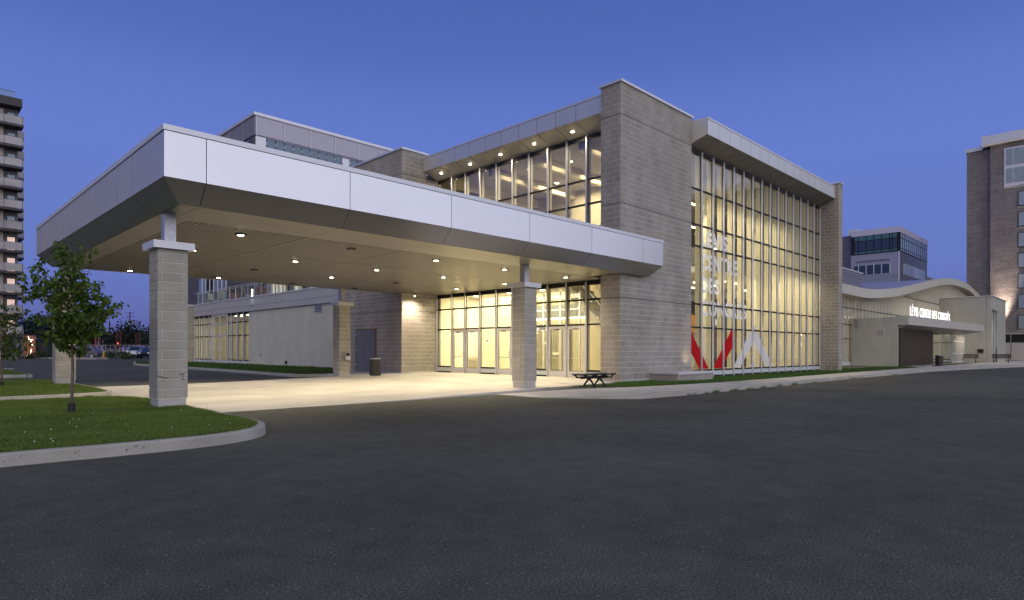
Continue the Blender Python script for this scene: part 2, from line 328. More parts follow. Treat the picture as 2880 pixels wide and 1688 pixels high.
class Blocks:
    """collects block rectangles for one thing; the 300 largest in the picture become parts, the rest one part"""
    def __init__(s, mat): s.items = []; s.mat = mat
    def face(s, part, axis, fixed, out, u0, u1, z0, z1, course=.2, length=.4, gap=.019, holes=(), first=None, joints=(), quoin=None, shift=0.0, proud=.007):
        z = z0; k = 0
        while z < z1 - .04:
            h = first if (first and k == 0) else course
            for j in joints:
                if z < j < z+h*.98: h = j - z; break
            zt = min(z+h, z1)
            cuts = [u0]
            if quoin:
                q = quoin[k % len(quoin)]; cuts += [u0+v for v in q]
            else:
                u = u0 + (length*.5 if k % 2 else length) + shift
                while u < u1-.06:
                    if u > u0+.06: cuts.append(u)
                    u += length
            cuts.append(u1)
            for a, b in zip(cuts, cuts[1:]):
                a2, b2, z2, z3 = a+gap/2, b-gap/2, z+gap/2, zt-gap/2
                if z3-z2 < .02 or b2-a2 < .02: continue
                pieces = [(a2, b2, z2, z3)]
                for (h0, h1, g0, g1) in holes:
                    nxt = []
                    for (p, q_, r_, t_) in pieces:
                        if q_ <= h0 or p >= h1 or t_ <= g0 or r_ >= g1: nxt.append((p, q_, r_, t_)); continue
                        if p < h0: nxt.append((p, h0-.004, r_, t_))
                        if q_ > h1: nxt.append((h1+.004, q_, r_, t_))
                        if t_ > g1+.02 and (r_ < g1): nxt.append((max(p, h0), min(q_, h1), g1+.004, t_))
                    pieces = nxt
                for (p, q_, r_, t_) in pieces:
                    if q_-p > .015 and t_-r_ > .015: s.items.append((part, axis, fixed+out*proud, out, p, q_, r_, t_))
            z = zt; k += 1
    def finish(s, limit=300, name='block'):
        def key(i):
            part, axis, f, out, p, q, r_, t_ = i
            c = ((p+q)/2, f) if axis == 'x' else (f, (p+q)/2)
            n = (0, out) if axis == 'x' else (out, 0)
            d = math.hypot(*c) + .01; facing = -(c[0]*n[0]+c[1]*n[1])/d
            vis = facing > 0 and abs((c[0]-c[1])/(c[0]+c[1]+.01)) < .82
            return -(px_size(c, math.sqrt((q-p)*(t_-r_)*max(facing, .01))) if vis else 0)
        s.items.sort(key=key); rest = {}
        for n_, (part, axis, f, out, p, q, r_, t_) in enumerate(s.items):
            c = ((p+q)/2, f, (r_+t_)/2) if axis == 'x' else (f, (p+q)/2, (r_+t_)/2)
            if n_ < limit: place(name, block_mesh(q-p, t_-r_, axis, out, s.mat), c, part)
            else: rest.setdefault(part.name, (part, MB()))[1].box(*((p, q, min(f, f-out*.03), max(f, f-out*.03)) if axis == 'x' else (min(f, f-out*.03), max(f, f-out*.03), p, q)), r_, t_, random.random())
        for part, mb in rest.values(): mb.build('block_courses', s.mat, part, rnd=True, kind='stuff')

# ================================================================== THE GROUND
def poly_sheet(name, pts, z, mat, kind='structure', zf=None):
    mb = MB(); v = [(x, y, zf(x, y) if zf else z) for x, y in pts]; mb.quad(*v); o = mb.build(name, mat, kind=kind); return o
poly_sheet('asphalt_ground', [(-900, -900), (1500, -900), (1500, 1500), (-900, 1500)], 0, M['asphalt'])
# forecourt slab under the canopy: rises gently to the doors; panels with joints
def zslab(x, y): return .006 + .20*min(1, max(0, (x-9)/10.0)) * min(1, max(0, (y-10.5)/4.0))
slab = bpy.data.objects.new('concrete_forecourt', None)
def slab_piece(name, x0, x1, y0, y1, parent, nx=2, ny=2, mat=None, zf=zslab, dz=.0, t=.25):
    mb = MB(); xs = np.linspace(x0, x1, nx+1); ys = np.linspace(y0, y1, ny+1); idx = {}
    for i, x in enumerate(xs):
        for j, y in enumerate(ys): idx[i, j] = len(mb.v); mb.v.append((x, y, zf(x, y)+dz))
    n0 = len(mb.v); mb.v += [(x, y, z-t) for x, y, z in mb.v[:n0]]
    for i in range(nx):
        for j in range(ny): mb.f.append((idx[i, j], idx[i+1, j], idx[i+1, j+1], idx[i, j+1])); mb.r.append(0)
    rim = [idx[i, 0] for i in range(nx+1)] + [idx[nx, j] for j in range(1, ny+1)] + [idx[i, ny] for i in range(nx-1, -1, -1)] + [idx[0, j] for j in range(ny-1, 0, -1)]
    for a, b in zip(rim, rim[1:]+rim[:1]): mb.f.append((a, a+n0, b+n0, b)); mb.r.append(0)
    return mb.build(name, mat or M['concrete'], parent)
sb = MB().quad((4.6, 13.72, -.02), (20.2, 13.72, -.02), (20.2, 26.2, -.02), (4.6, 26.2, -.02))
slab = sb.build('concrete_forecourt', M['soil'], kind='structure')
gx = [4.62, 7.75, 10.9, 14.05, 17.1, 20.22]; gy = [13.72, 17.0, 20.15, 23.2, 26.2]
for i in range(5):
    for j in range(4):
        x0, x1, y0, y1 = gx[i]+.006, gx[i+1]-.006, gy[j]+.006, gy[j+1]-.006
        if i == 4 and j == 0: slab_piece('concrete_panel', x0, 19.1, y0, 14.6, slab); slab_piece('concrete_panel', x0, x1, 14.612, y1, slab)
        else: slab_piece('concrete_panel', x0, x1, y0, y1, slab)
# back apron in front of the grey door
slab_piece('concrete_apron', 14.9, 18.05, 26.22, 31.5, None, mat=M['concrete'], zf=lambda x, y: zslab(x, 20)+.0).__setitem__('kind', 'structure')
# sidewalk from the forecourt to the right, with kerb edge on the street side
def walk_pts():
    return [(13.0, 13.1), (13.0, 11.6), (14.65, 9.75), (15.6, 9.55), (19.7, 9.5), (30.6, 9.7), (49, 9.45), (57.2, 8.6), (66, 7.4), (80, 5.5), (110, 4.0), (150, 3)]
back = [(13.0, 13.68), (15.9, 12.25), (18, 11.6), (23.2, 11.2), (35.7, 11.4), (54.5, 11.5), (66, 11.6), (80, 11.4), (110, 11.4), (150, 11.4)]
def interp(pts, x):
    for (a, b), (c, d) in zip(pts, pts[1:]):
        if a <= x <= c and c > a: return b + (d-b)*(x-a)/(c-a)
    return pts[-1][1]
def ztop(x): return min(.13, max(.0, (x-13.0)/2.4*.13)) + .006
swk = MB().quad((13.1, 12.9, -.3), (14.1, 12.9, -.3), (14.1, 11.3, -.3), (13.1, 11.3, -.3)).build('sidewalk', M['concrete'], kind='structure')
xs = [13.02, 14.4, 16.0, 17.4, 18.9, 20.4, 22, 23.6, 25.2, 26.8, 28.4, 30.0, 32, 34, 36, 38, 40, 43, 46, 49, 52, 55, 58, 61, 65, 70, 76, 84, 96, 112, 150]
front = [(13.0, 11.9), (14.4, 9.95), (15.6, 9.62), (19.7, 9.55), (30.6, 9.75), (49, 9.5), (57.2, 8.7), (66, 7.5), (80, 5.6), (110, 4.1), (150, 3.1)]
for a, b in zip(xs, xs[1:]):
    a2, b2 = a+.008, b-.008
    f0, f1, k0, k1 = interp(front, a2)+.16, interp(front, b2)+.16, interp(back, a2), interp(back, b2); za, zb = ztop(a2), ztop(b2)
    mb = MB().hexa([(a2, f0, za-.2), (b2, f1, zb-.2), (b2, k1, zb-.2), (a2, k0, za-.2), (a2, f0, za), (b2, f1, zb), (b2, k1, zb), (a2, k0, za)])
    mb.build('concrete_panel', M['concrete'], swk)
def kerb(pts, w=.15, h=.15, closed=False, name='kerb', mat=None, zend=None, wig=.0, ztops=None):
    """pts: outer foot line; inner side on the left of travel"""
    mb = MB(); n = len(pts); P = [Vector((p[0], p[1], 0)) for p in pts]; rows = []
    for i, p in enumerate(P):
        a = P[(i-1) % n] if (closed or i > 0) else p; b = P[(i+1) % n] if (closed or i < n-1) else p
        t = (b-a).normalized(); nrm = Vector((-t.y, t.x, 0)); hh = ztops[i] if ztops else h
        j = random.uniform(-wig, wig)
        prof = [(0+j, 0), (.012+j, hh*.85), (.035, hh), (w-.01, hh), (w, hh*.9), (w, 0)]
        rows.append([p+nrm*u+Vector((0, 0, z)) for u, z in prof])
    for i in range(n if closed else n-1):
        A, B = rows[i], rows[(i+1) % n]
        for k in range(5): mb.quad(A[k], B[k], B[k+1], A[k+1])
    o = mb.build(name, mat or M['kerb'], kind='structure'); return o
def smooth_line(pts, m=8):
    out = []
    for i in range(len(pts)-1):
        p0, p1, p2, p3 = [Vector(pts[max(0, min(len(pts)-1, i+k))]) for k in (-1, 0, 1, 2)]
        for s_ in range(m):
            t = s_/m; out.append(tuple(.5*((2*p1)+(-p0+p2)*t+(2*p0-5*p1+4*p2-p3)*t*t+(-p0+3*p1-3*p2+p3)*t**3)))
    out.append(tuple(pts[-1])); return out
kp = [(x, y) for x, y in smooth_line([(13.0, 11.9), (14.4, 9.95), (15.6, 9.6), (19.7, 9.53), (30.6, 9.73), (40, 9.62), (49, 9.48), (57.2, 8.68), (66, 7.48), (80, 5.58), (110, 4.1), (150, 3.1)], 6)]
kerb(kp, w=.16, ztops=[ztop(x)+.004 for x, y in kp], name='sidewalk_kerb', wig=.018)

# islands
isl1 = smooth_line([(-9, 9.2), (-4, 9.12), (.9, 9.06), (2.0, 9.0), (3.1, 9.02), (3.85, 9.3), (4.3, 9.85), (4.46, 10.5), (4.5, 11.4), (4.56, 13), (4.6, 15), (4.56, 16.6), (4.35, 17.7), (3.7, 18.3), (2.4, 18.5), (-9, 18.6)], 5)
isl2 = smooth_line([(-9, 19.9), (1.5, 19.95), (3.3, 20.05), (4.2, 20.3), (4.6, 20.9), (4.66, 21.8), (4.75, 26.5), (4.6, 29.2), (3.9, 30.8), (2.5, 31.2), (-9, 31.3)], 5)
isl3 = smooth_line([(-9, 37.3), (3.6, 37.2), (4.7, 37.3), (4.95, 38.2), (5.0, 48), (4.6, 50), (-9, 50)], 4)
walk = MB(); walk.quad((-9, 18.45, .02), (4.7, 18.45, .02), (4.7, 20.1, .02), (-9, 20.1, .02)); walk.build('island_path', M['concrete'], kind='structure')
def inside(poly, x, y):
    c = False; n = len(poly); j = n-1
    for i in range(n):
        if (poly[i][1] > y) != (poly[j][1] > y) and x < (poly[j][0]-poly[i][0])*(y-poly[i][1])/(poly[j][1]-poly[i][1])+poly[i][0]: c = not c
        j = i
    return c
def np_mesh(name, V, Fq, mat, rnd=None, kind='stuff', label=None, parent=None, nper=4):
    me = bpy.data.meshes.new(name); me.vertices.add(len(V)); me.vertices.foreach_set('co', V.astype(np.float32).ravel())
    me.loops.add(Fq.size); me.loops.foreach_set('vertex_index', Fq.astype(np.int32).ravel())
    me.polygons.add(len(Fq)); me.polygons.foreach_set('loop_start', np.arange(0, Fq.size, Fq.shape[1], dtype=np.int32))
    me.update(calc_edges=True); me.materials.append(mat)
    if rnd is not None: a = me.attributes.new('rnd', 'FLOAT', 'FACE'); a.data.foreach_set('value', rnd.astype(np.float32))
    o = bpy.data.objects.new(name, me); COL.objects.link(o); o.parent = parent; tag(o, label=label, kind=kind); return o
def blades(name, label, poly, dens, h, w, z0, mat, bound=None, hvar=.5, patch=True, zf=None):
    xs_ = [p[0] for p in poly]; ys_ = [p[1] for p in poly]; x0, x1, y0, y1 = min(xs_), max(xs_), min(ys_), max(ys_)
    if bound: x0, x1, y0, y1 = max(x0, bound[0]), min(x1, bound[1]), max(y0, bound[2]), min(y1, bound[3])
    n = int((x1-x0)*(y1-y0)*dens); X = rng.uniform(x0, x1, n); Y = rng.uniform(y0, y1, n)
    # point in polygon, vectorised
    c = np.zeros(n, bool); m = len(poly); j = m-1
    for i in range(m):
        xi, yi = poly[i][0], poly[i][1]; xj, yj = poly[j][0], poly[j][1]
        if yi != yj: c ^= ((yi > Y) != (yj > Y)) & (X < (xj-xi)*(Y-yi)/(yj-yi)+xi)
        j = i
    ratio = np.abs((X-Y)/(X+Y+1e-6)); c &= ratio < .93
    X, Y = X[c], Y[c]; n = len(X)
    pn = .5+.5*np.sin(X*1.7+np.sin(Y*1.3)*2)*np.cos(Y*2.1+X*.7); pn2 = .5+.5*np.sin(X*6.1+Y*3.7)*np.sin(Y*5.3-X*2.2)
    H = h*(1-hvar/2+hvar*rng.random(n))*(.65+.5*pn+.25*pn2) if patch else h*(1-hvar/2+hvar*rng.random(n))
    A = rng.uniform(0, 2*np.pi, n); B = rng.uniform(0, 2*np.pi, n); W = w*(.6+.8*rng.random(n)); lean = H*rng.uniform(.15, .8, n)
    dx, dy = np.cos(A)*W/2, np.sin(A)*W/2; lx, ly = np.cos(B)*lean, np.sin(B)*lean
    Z0 = zf(X, Y) if zf else np.full(n, z0)
    V = np.empty((n, 5, 3)); V[:, 0] = np.stack([X-dx, Y-dy, Z0], 1); V[:, 1] = np.stack([X+dx, Y+dy, Z0], 1)
    V[:, 2] = np.stack([X+dx*.7+lx*.4, Y+dy*.7+ly*.4, Z0+H*.6], 1); V[:, 3] = np.stack([X-dx*.7+lx*.4, Y-dy*.7+ly*.4, Z0+H*.6], 1)
    V[:, 4] = np.stack([X+lx, Y+ly, Z0+H], 1)
    b = np.arange(n)[:, None]*5; F1 = b+np.array([[0, 1, 2]]); F2 = b+np.array([[0, 2, 3]]); F3 = b+np.array([[3, 2, 4]])
    Fq = np.stack([F1, F2, F3], 1).reshape(-1, 3); rv = np.repeat(np.clip(rng.random(n)*.6+.5*pn-.1, 0, 1), 3)
    return np_mesh(name, V.reshape(-1, 3), Fq, mat, rv, label=label)
def island(pts, grasscall, name):
    kerb(pts, w=.15, h=.15, name='island_kerb', wig=.006)
    mb = MB(); inner = [(x, y) for x, y in pts]; mb.v = [(x, y, .125) for x, y in inner]; mb.f = [tuple(range(len(inner)))]; mb.r = [0]
    # pull the turf sheet in behind the kerb
    P = [Vector((p[0], p[1], 0)) for p in pts]; v = []
    for i, p in enumerate(P):
        a = P[max(0, i-1)]; b = P[min(len(P)-1, i+1)]; t = (b-a).normalized(); v.append(p+Vector((-t.y, t.x, 0))*.14)
    mb.v = [(q.x, q.y, .125) for q in v]; o = mb.build('turf', M['turf'], kind='structure')
    return [(q.x, q.y) for q in v]
in1 = island(isl1, None, 'a'); in2 = island(isl2, None, 'b'); in3 = island(isl3, None, 'c')
blades('lawn_grass', 'short green lawn of the near kerbed island', in1, 5600, .062, .008, .122, M['grass'], bound=(-.3, 5, 9, 18.7))
blades('lawn_grass', 'lawn of the second kerbed island behind the path', in2, 2600, .06, .009, .122, M['grass'], bound=(1, 5, 20, 31.5))
blades('lawn_grass', 'lawn of the far left kerbed island', in3, 600, .07, .02, .122, M['grass'], bound=(2.5, 5.1, 37, 50))
# clover heads and taller weeds
cv = MB()
for _ in range(24):
    x, y = random.uniform(.6, 4.2), random.uniform(9.3, 14.5)
    if random.random() < .5: x, y = random.uniform(.6, 2.2), random.uniform(9.3, 11.5)
    if inside(in1, x, y): cv.lathe([(.002, .175), (.006, .18), (.0085, .187), (.005, .193), (.001, .195)], 6, (x, y))
cv.build('clover_flowers', M['clover'], kind='stuff')
wd = MB()
for _ in range(40):
    x, y = random.uniform(.6, 4.3), random.uniform(9.3, 18)
    if inside(in1, x, y):
        h_ = random.uniform(.12, .26); a = random.uniform(0, 6.28)
        wd.tube([(x, y, .12), (x+.02*math.cos(a), y+.02*math.sin(a), .12+h_*.6), (x+.06*math.cos(a), y+.06*math.sin(a), .12+h_)], [.003, .002, .001], 4)
wd.build('weed_stalks', M['grass2'], kind='stuff')
chips = MB(); pts_ = [Vector((p[0], p[1], 0)) for p in isl1]
for (sa, sb, cnt) in ((9, 21, 130), (2, 9, 26), (14, 19, 70)):
    for _ in range(cnt):
        t = random.uniform(sa, min(sb, len(pts_)-2)); i_ = int(t); p = pts_[i_].lerp(pts_[i_+1], t-i_); d = (pts_[i_+1]-pts_[i_]).normalized(); nn_ = Vector((d.y, -d.x, 0))
        z = random.uniform(.05, .125); w_ = random.uniform(.003, .011); h_ = random.uniform(.002, .007); c = p+nn_*.0015-nn_*(.012*z/.1275)+Vector((0, 0, z))
        chips.quad(c-d*w_-Vector((0, 0, h_*.4)), c+Vector((0, 0, -h_)), c+d*w_+Vector((0, 0, h_*.3)), c+Vector((0, 0, h_)))
chips.build('kerb_chips', M['black'], kind='stuff')
# bare patch
dp = MB()
for cx, cy, rx, ry in ((3.3, 16.6, .55, .22), (3.15, 14.15, .22, .12)):
    n = 22; dp.quad(*[(cx+rx*math.cos(2*math.pi*k/n)*(1+.2*math.sin(k*2.3)), cy+ry*math.sin(2*math.pi*k/n)*(1+.2*math.cos(k*1.7)), .160) for k in range(n)])
dp.build('bare_soil', M['soil'], kind='structure')

# left strip along the wing
strip = smooth_line([(18.5, 75), (16.3, 66), (14.95, 60), (14.75, 50), (14.6, 40), (14.2, 30.4), (14.3, 29.0), (15.0, 28.55), (16.2, 28.9), (18.5, 31.3)], 5)[::1]
kerb(strip, w=.16, h=.15, name='strip_kerb')
P = [(18.6, 75)]+strip+[(18.6, 31.4)]
zst = lambda X, Y: .13+.13*np.clip((X-15)/3.4, 0, 1)
mb = MB(); n = len(strip)
for (a, b), (c, d) in zip(strip, strip[1:]):
    if b > 31.4: mb.quad((a+.1, b, .13), (c+.1, max(d, 31.4), .13), (18.45, max(d, 31.4), .26), (18.45, b, .26))
mb.quad(*[(x, y, .13) for x, y in [(14.3, 31.5)]+[(x+.02, y+.12) for x, y in strip if y < 31.4]+[(18.4, 31.5)]])
mb.build('turf_strip', M['turf'], kind='structure')
blades('grass_strip', 'grass strip beside the pale panelled wing', [(x+.13, y+.05) for x, y in P], 330, .085, .022, .13, M['grass2'], bound=(14, 18.45, 28.5, 62), zf=zst)
# right strip along the tower and the big window
rs = [(15.6, 12.9), (18, 11.75), (23.2, 11.25), (35.7, 11.45), (54.5, 11.55), (55, 12.6), (53.4, 12.9), (53.4, 15.9), (41, 15.9), (41, 12.6), (40.1, 12.6), (40.1, 13.55), (24.1, 13.55), (24.1, 12.3), (21.1, 12.3), (21.1, 13.5), (19.2, 13.5), (17.5, 13.0)]
mb = MB(); mb.quad(*[(x, y, .128) for x, y in rs]); mb.build('turf_strip', M['turf'], kind='structure')
blades('grass_strip', 'grass strip between the sidewalk and the big window', rs, 900, .075, .013, .125, M['grass2'], bound=(15, 30, 11, 13.6))
blades('grass_strip', 'grass strip between the sidewalk and the far hall', rs, 300, .08, .025, .125, M['grass2'], bound=(30, 56, 11, 16))
# weeds in the kerb joint
wk = []
for _ in range(46):
    x = random.choice([17.2, 18.0, 18.6, 19.9, 21.2, 22.4, 24.0, 25.5, 28, 33, 40])+random.uniform(-.3, .3)
    y = interp([(p[0], p[1]) for p in kp], x); wk.append((x, y))
V = []; Fq = []; 
for x, y in wk:
    for _ in range(26):
        a = random.uniform(0, 6.28); l_ = random.uniform(.03, .12); px_, py_ = x+random.uniform(-.12, .12), y-random.uniform(-.01, .05)
        i = len(V); V += [(px_-.006, py_, .0), (px_+.006, py_, .0), (px_+math.cos(a)*l_, py_+math.sin(a)*l_*.6, l_*1.0)]; Fq.append((i, i+1, i+2))
np_mesh('kerb_weeds', np.array(V), np.array(Fq), M['grass2'], rng.random(len(Fq)))
# gravel bed at the tower corner
gm = [MB().lathe([(.0, -.01), (.02, 0), (.014, .014), (0, .018)], 5).mesh('pebble', M['gravel']) for _ in range(1)]
gv = MB()
for _ in range(1500):
    x = random.uniform(14.9, 19.1); y = random.uniform(12.2, 13.6)
    lo = 13.35-(x-14.9)*.55
    if y < lo or y > 13.55 or (x > 17.2 and y < 12.2): continue
    s_ = random.uniform(.012, .032); a = random.random()*3; c_, s2 = math.cos(a)*s_, math.sin(a)*s_; zt = .125+s_*.55
    i = len(gv.v); gv.v += [(x-c_, y-s2, .12), (x+s2, y-c_*.8, .12), (x+c_, y+s2, .12), (x-s2, y+c_*.8, .12), (x, y, zt+.01)]
    for f in ((0, 1, 4), (1, 2, 4), (2, 3, 4), (3, 0, 4)): gv.f.append(tuple(i+k for k in f)); gv.r.append(random.random())
gv.build('gravel', M['gravel'], rnd=True, kind='stuff')
poly_sheet('gravel_bed', [(14.9, 13.45), (15.6, 12.9), (17.5, 12.4), (19.2, 12.0), (19.2, 13.55)], .1285+.004, M['soil'])

# road markings at the far right
ym = material('yellow_paint', (.55, .30, .03), .7, noise=(8, .3))
mk = MB()
for k in range(7): x = 62+k*5.5; mk.quad(*[(x, 5.7-k*.42, .005), (x+3.4, 5.45-k*.42, .005), (x+3.4, 5.8-k*.42, .005), (x, 6.05-k*.42, .005)])
mk.build('road_marking', ym, kind='structure')
# fine cracks in the asphalt
ck = MB()
for sx_, sy_, ang, ln in ((6.9, 5.4, .9, 1.5), (6.0, 4.6, .8, .8), (9.8, 3.2, .3, .9), (12, 7.6, 1.2, 1.2), (3.6, 6.3, .2, .7), (15.5, 6.4, .1, 1.6), (5.4, 3.0, 1.1, .5)):
    p = Vector((sx_, sy_, .003)); k = 0
    while k < ln:
        st_ = random.uniform(.05, .12); q = p+Vector((math.cos(ang), math.sin(ang), 0))*st_; n_ = Vector((-math.sin(ang), math.cos(ang), 0))*random.uniform(.001, .005)
        if random.random() < .8: ck.quad(p-n_, q-n_*.6, q+n_*.6, p+n_)
        p = q; ang += random.uniform(-.5, .5)*.6; k += st_
ck.build('asphalt_cracks', M['black'], kind='structure')

# ================================================================== ENTRANCE CANOPY
can = thing('entrance_canopy', 'big flat silver metal canopy on stone pillars over the drop-off, lit by downlights', 'canopy', (12, 19, 0))
XL, XR, YF, YB = 3.66, 21.02, 12.85, 26.85; IN = .38; ZT, ZB, ZS = 5.55, 4.575, 4.18
core = MB()
core.hexa([(XL+IN-.0, YF+IN-.0, ZS+.05), (XR-IN, YF+IN, ZS+.05), (XR-IN, 13.50, ZS+.05), (XL+IN, 13.50, ZS+.05), (XL+.03, YF+.03, ZB+.03), (XR-.03, YF+.03, ZB+.03), (XR-.03, 13.50, ZB+.03), (XL+.03, 13.50, ZB+.03)])
core.box(XL+.03, XR-.03, YF+.03, 13.50, ZB+.03, ZT-.08)
core.box(XL+.03, 19.15, 13.50, YB-.03, ZB+.03, ZT-.08)
core.box(19.15, 20.2, 14.46, 25.82, ZS+.2, ZT-.08)
core.box(XL+IN, 18.0, 13.5, YB-IN, ZS+.045, ZB+.02); core.box(18.0, 20.22, 14.46, 25.8, ZS+.045, ZB)
core.build('canopy_frame', M['soffit_dark'], can)
jx = [XL, 4.41, 7.56, 10.57, 13.59, 16.6, 19.64, XR]
for a, b in zip(jx, jx[1:]):
    MB().box(a+.007*(a > XL), b-.007*(b < XR), YF, YF+.03, ZB, ZT-.115).build('fascia_panel', M['alu'], can)
    a2 = a+.007 if a > XL else a; b2 = b-.007 if b < XR else b
    ia = IN if a == XL else 0; ib = IN if b == XR else 0
    MB().hexa([(a2+ia, YF+IN, ZS), (b2-ib, YF+IN, ZS), (b2-ib, YF+IN+.02, ZS+.03), (a2+ia, YF+IN+.02, ZS+.03), (a2, YF, ZB-.006), (b2, YF, ZB-.006), (b2, YF+.03, ZB), (a2, YF+.03, ZB)]).build('sloped_panel', M['alu'], can)
jy = [YF, 14.96, 16.18] + [17.22+1.03*k for k in range(9)] + [YB]
for a, b in zip(jy, jy[1:]):
    a2 = a+.010 if a > YF else YF+.031; b2 = b-.010
    MB().box(XL, XL+.03, a2, b2, ZB, ZT-.115).build('fascia_panel', M['alu_rib'], can)
    ia = IN if a == YF else 0; ib = IN if b == YB else 0
    a3 = a+.014 if a > YF else YF
    MB().hexa([(XL+IN, a3+ia, ZS), (XL+IN+.02, a3+ia, ZS+.03), (XL+IN+.02, b2-ib, ZS+.03), (XL+IN, b2-ib, ZS), (XL, a3, ZB-.006), (XL+.03, a3, ZB), (XL+.03, b2, ZB), (XL, b2, ZB-.006)]).build('sloped_panel', M['alu'], can)
MB().hexa([(XL+IN, YB-IN, ZS), (18.05, YB-IN, ZS), (18.05, YB-IN-.03, ZS+.03), (XL+IN, YB-IN-.03, ZS+.03), (XL, YB, ZB), (18.05, YB, ZB), (18.05, YB-.03, ZB+.01), (XL, YB-.03, ZB+.01)]).build('sloped_panel', M['alu'], can)
cube('fascia_panel', (XL, 18.05, YB-.03, YB, ZB+.01, ZT-.115), M['alu'], can)
# right end return
MB().box(XR-.03, XR, YF+.031, 13.52, ZB, ZT-.115).build('fascia_panel', M['alu'], can)
MB().hexa([(XR-IN, YF+IN, ZS), (XR-IN, 13.52, ZS), (XR-IN-.02, 13.52, ZS+.03), (XR-IN-.02, YF+IN, ZS+.03), (XR, YF, ZB-.006), (XR, 13.52, ZB-.006), (XR-.03, 13.52, ZB), (XR-.03, YF, ZB)]).build('sloped_panel', M['alu'], can)
# coping
cp = MB(); cp.box(XL-.02, XR+.02, YF-.02, YF+.25, ZT-.105, ZT); cp.box(XL-.02, XL+.25, YF+.25, YB+.02, ZT-.105, ZT); cp.box(XL+.25, 18.05, YB-.25, YB+.02, ZT-.105, ZT)
cp.build('coping', M['light_metal'], can)
cube('roof_deck', (XL+.25, 18.05, YF+.25, YB-.25, ZT-.2, ZT-.12), M['grey_in'], can)
# soffit border panels and trim
for a, b in zip(jx, jx[1:]):
    a2 = max(a, XL+IN+.02)+.006; b2 = min(b, XR-IN-.02)-.006
    if b2 > a2+.1:
        yb_ = 14.35 if b2 < 19.7 else 13.5
        cube('soffit_panel', (a2, b2, YF+IN+.02, min(yb_, 13.505 if a2 > 19 else yb_), ZS, ZS+.03), M['soffit'], can)
        if b2 < 19.7: cube('soffit_panel', (max(a2, 4.71), min(b2, 19.14) , 14.36, 14.87, ZS+.001, ZS+.03), M['soffit'], can)
cube('soffit_panel', (16.606, 19.14, YF+IN+.75, 14.35, ZS+.002, ZS+.03), M['soffit'], can) if False else None
for k, (a, b) in enumerate(zip(jy[:-1], jy[1:])):
    a2 = max(a, 14.36)+.005; b2 = min(b, YB-IN-.02)-.005
    if b2 > a2: cube('soffit_panel', (XL+IN+.02, 4.70, a2, b2, ZS, ZS+.03), M['soffit'], can)
slats = []
rows = [(14.9, 18.27), (18.31, 22.40), (22.44, YB-IN-.02)]
x = 4.74
while x < 20.2:
    skip = any(abs(x+.04-j) < .035 for j in (7.57, 10.58, 13.6, 16.6))
    for a, b in rows:
        b_ = min(b, 25.83) if x > 18.0 else b
        slats.append((x + (.02 if skip else 0), a, b_))
    x += .1075
slats.sort(key=lambda s_: s_[0]+s_[1])
rest = MB()
for k, (x, a, b) in enumerate(slats):
    if k < 300: cube('soffit_slat', (x, x+.070, a, b, ZS+.002, ZS+.012), M['soffit'], can)
    else: rest.box(x, x+.070, a, b, ZS+.002, ZS+.012)
rest.build('soffit_slats', M['soffit'], can, kind='stuff')
# downlights
lampm = MB().lathe([(.075, 0), (.06, -.012), (.0, -.015)], 16).mesh('lens', M['lamp'])
offm = MB().lathe([(.075, 0), (.06, -.012), (.0, -.015)], 16).mesh('lens_off', M['grey_in'])
ring = MB().lathe([(.13, .0), (.135, -.022), (.10, -.034), (.085, -.034), (.08, -.02)], 20).mesh('downlight', M['black'], smooth=False)
LX = [6.15, 9.2, 12.2, 15.2, 18.5]; LY = [15.58, 18.95, 22.1, 25.45]
LIT = {(0, 0), (0, 1), (0, 3), (1, 3), (1, 1), (2, 1), (2, 2), (2, 0), (3, 0), (3, 1), (4, 1), (4, 0), (4, 2)}
for i, x in enumerate(LX):
    for j, y in enumerate(LY):
        if (i, j) == (4, 3): continue
        d = place('downlight', ring, (x, y, ZS), can); OFF[d.name] = Vector((x, y, ZS))
        place('lens', lampm if (i, j) in LIT else offm, (x, y, ZS-.034), d)
        if (i, j) in LIT: spot('downlight_beam', (x, y, ZS-.09), 440, (1.0, .83, .56), 138, .9, r=.07)
# wall washer by the far corner
d = place('wall_light', MB().lathe([(.05, .0), (.07, -.1), (.05, -.14), (0, -.14)], 12).mesh('wall_light', M['galv']), (18.6, 25.45, ZS), can); OFF[d.name] = Vector((18.6, 25.45, ZS))
place('lens', lampm, (18.6, 25.45, ZS-.15), d, scale=(.6, .6, .6))
spot('wall_wash', (18.6, 25.2, ZS-.25), 330, (1.0, .84, .62), 150, 1, rot=(R(12), 0, 0), r=.05)
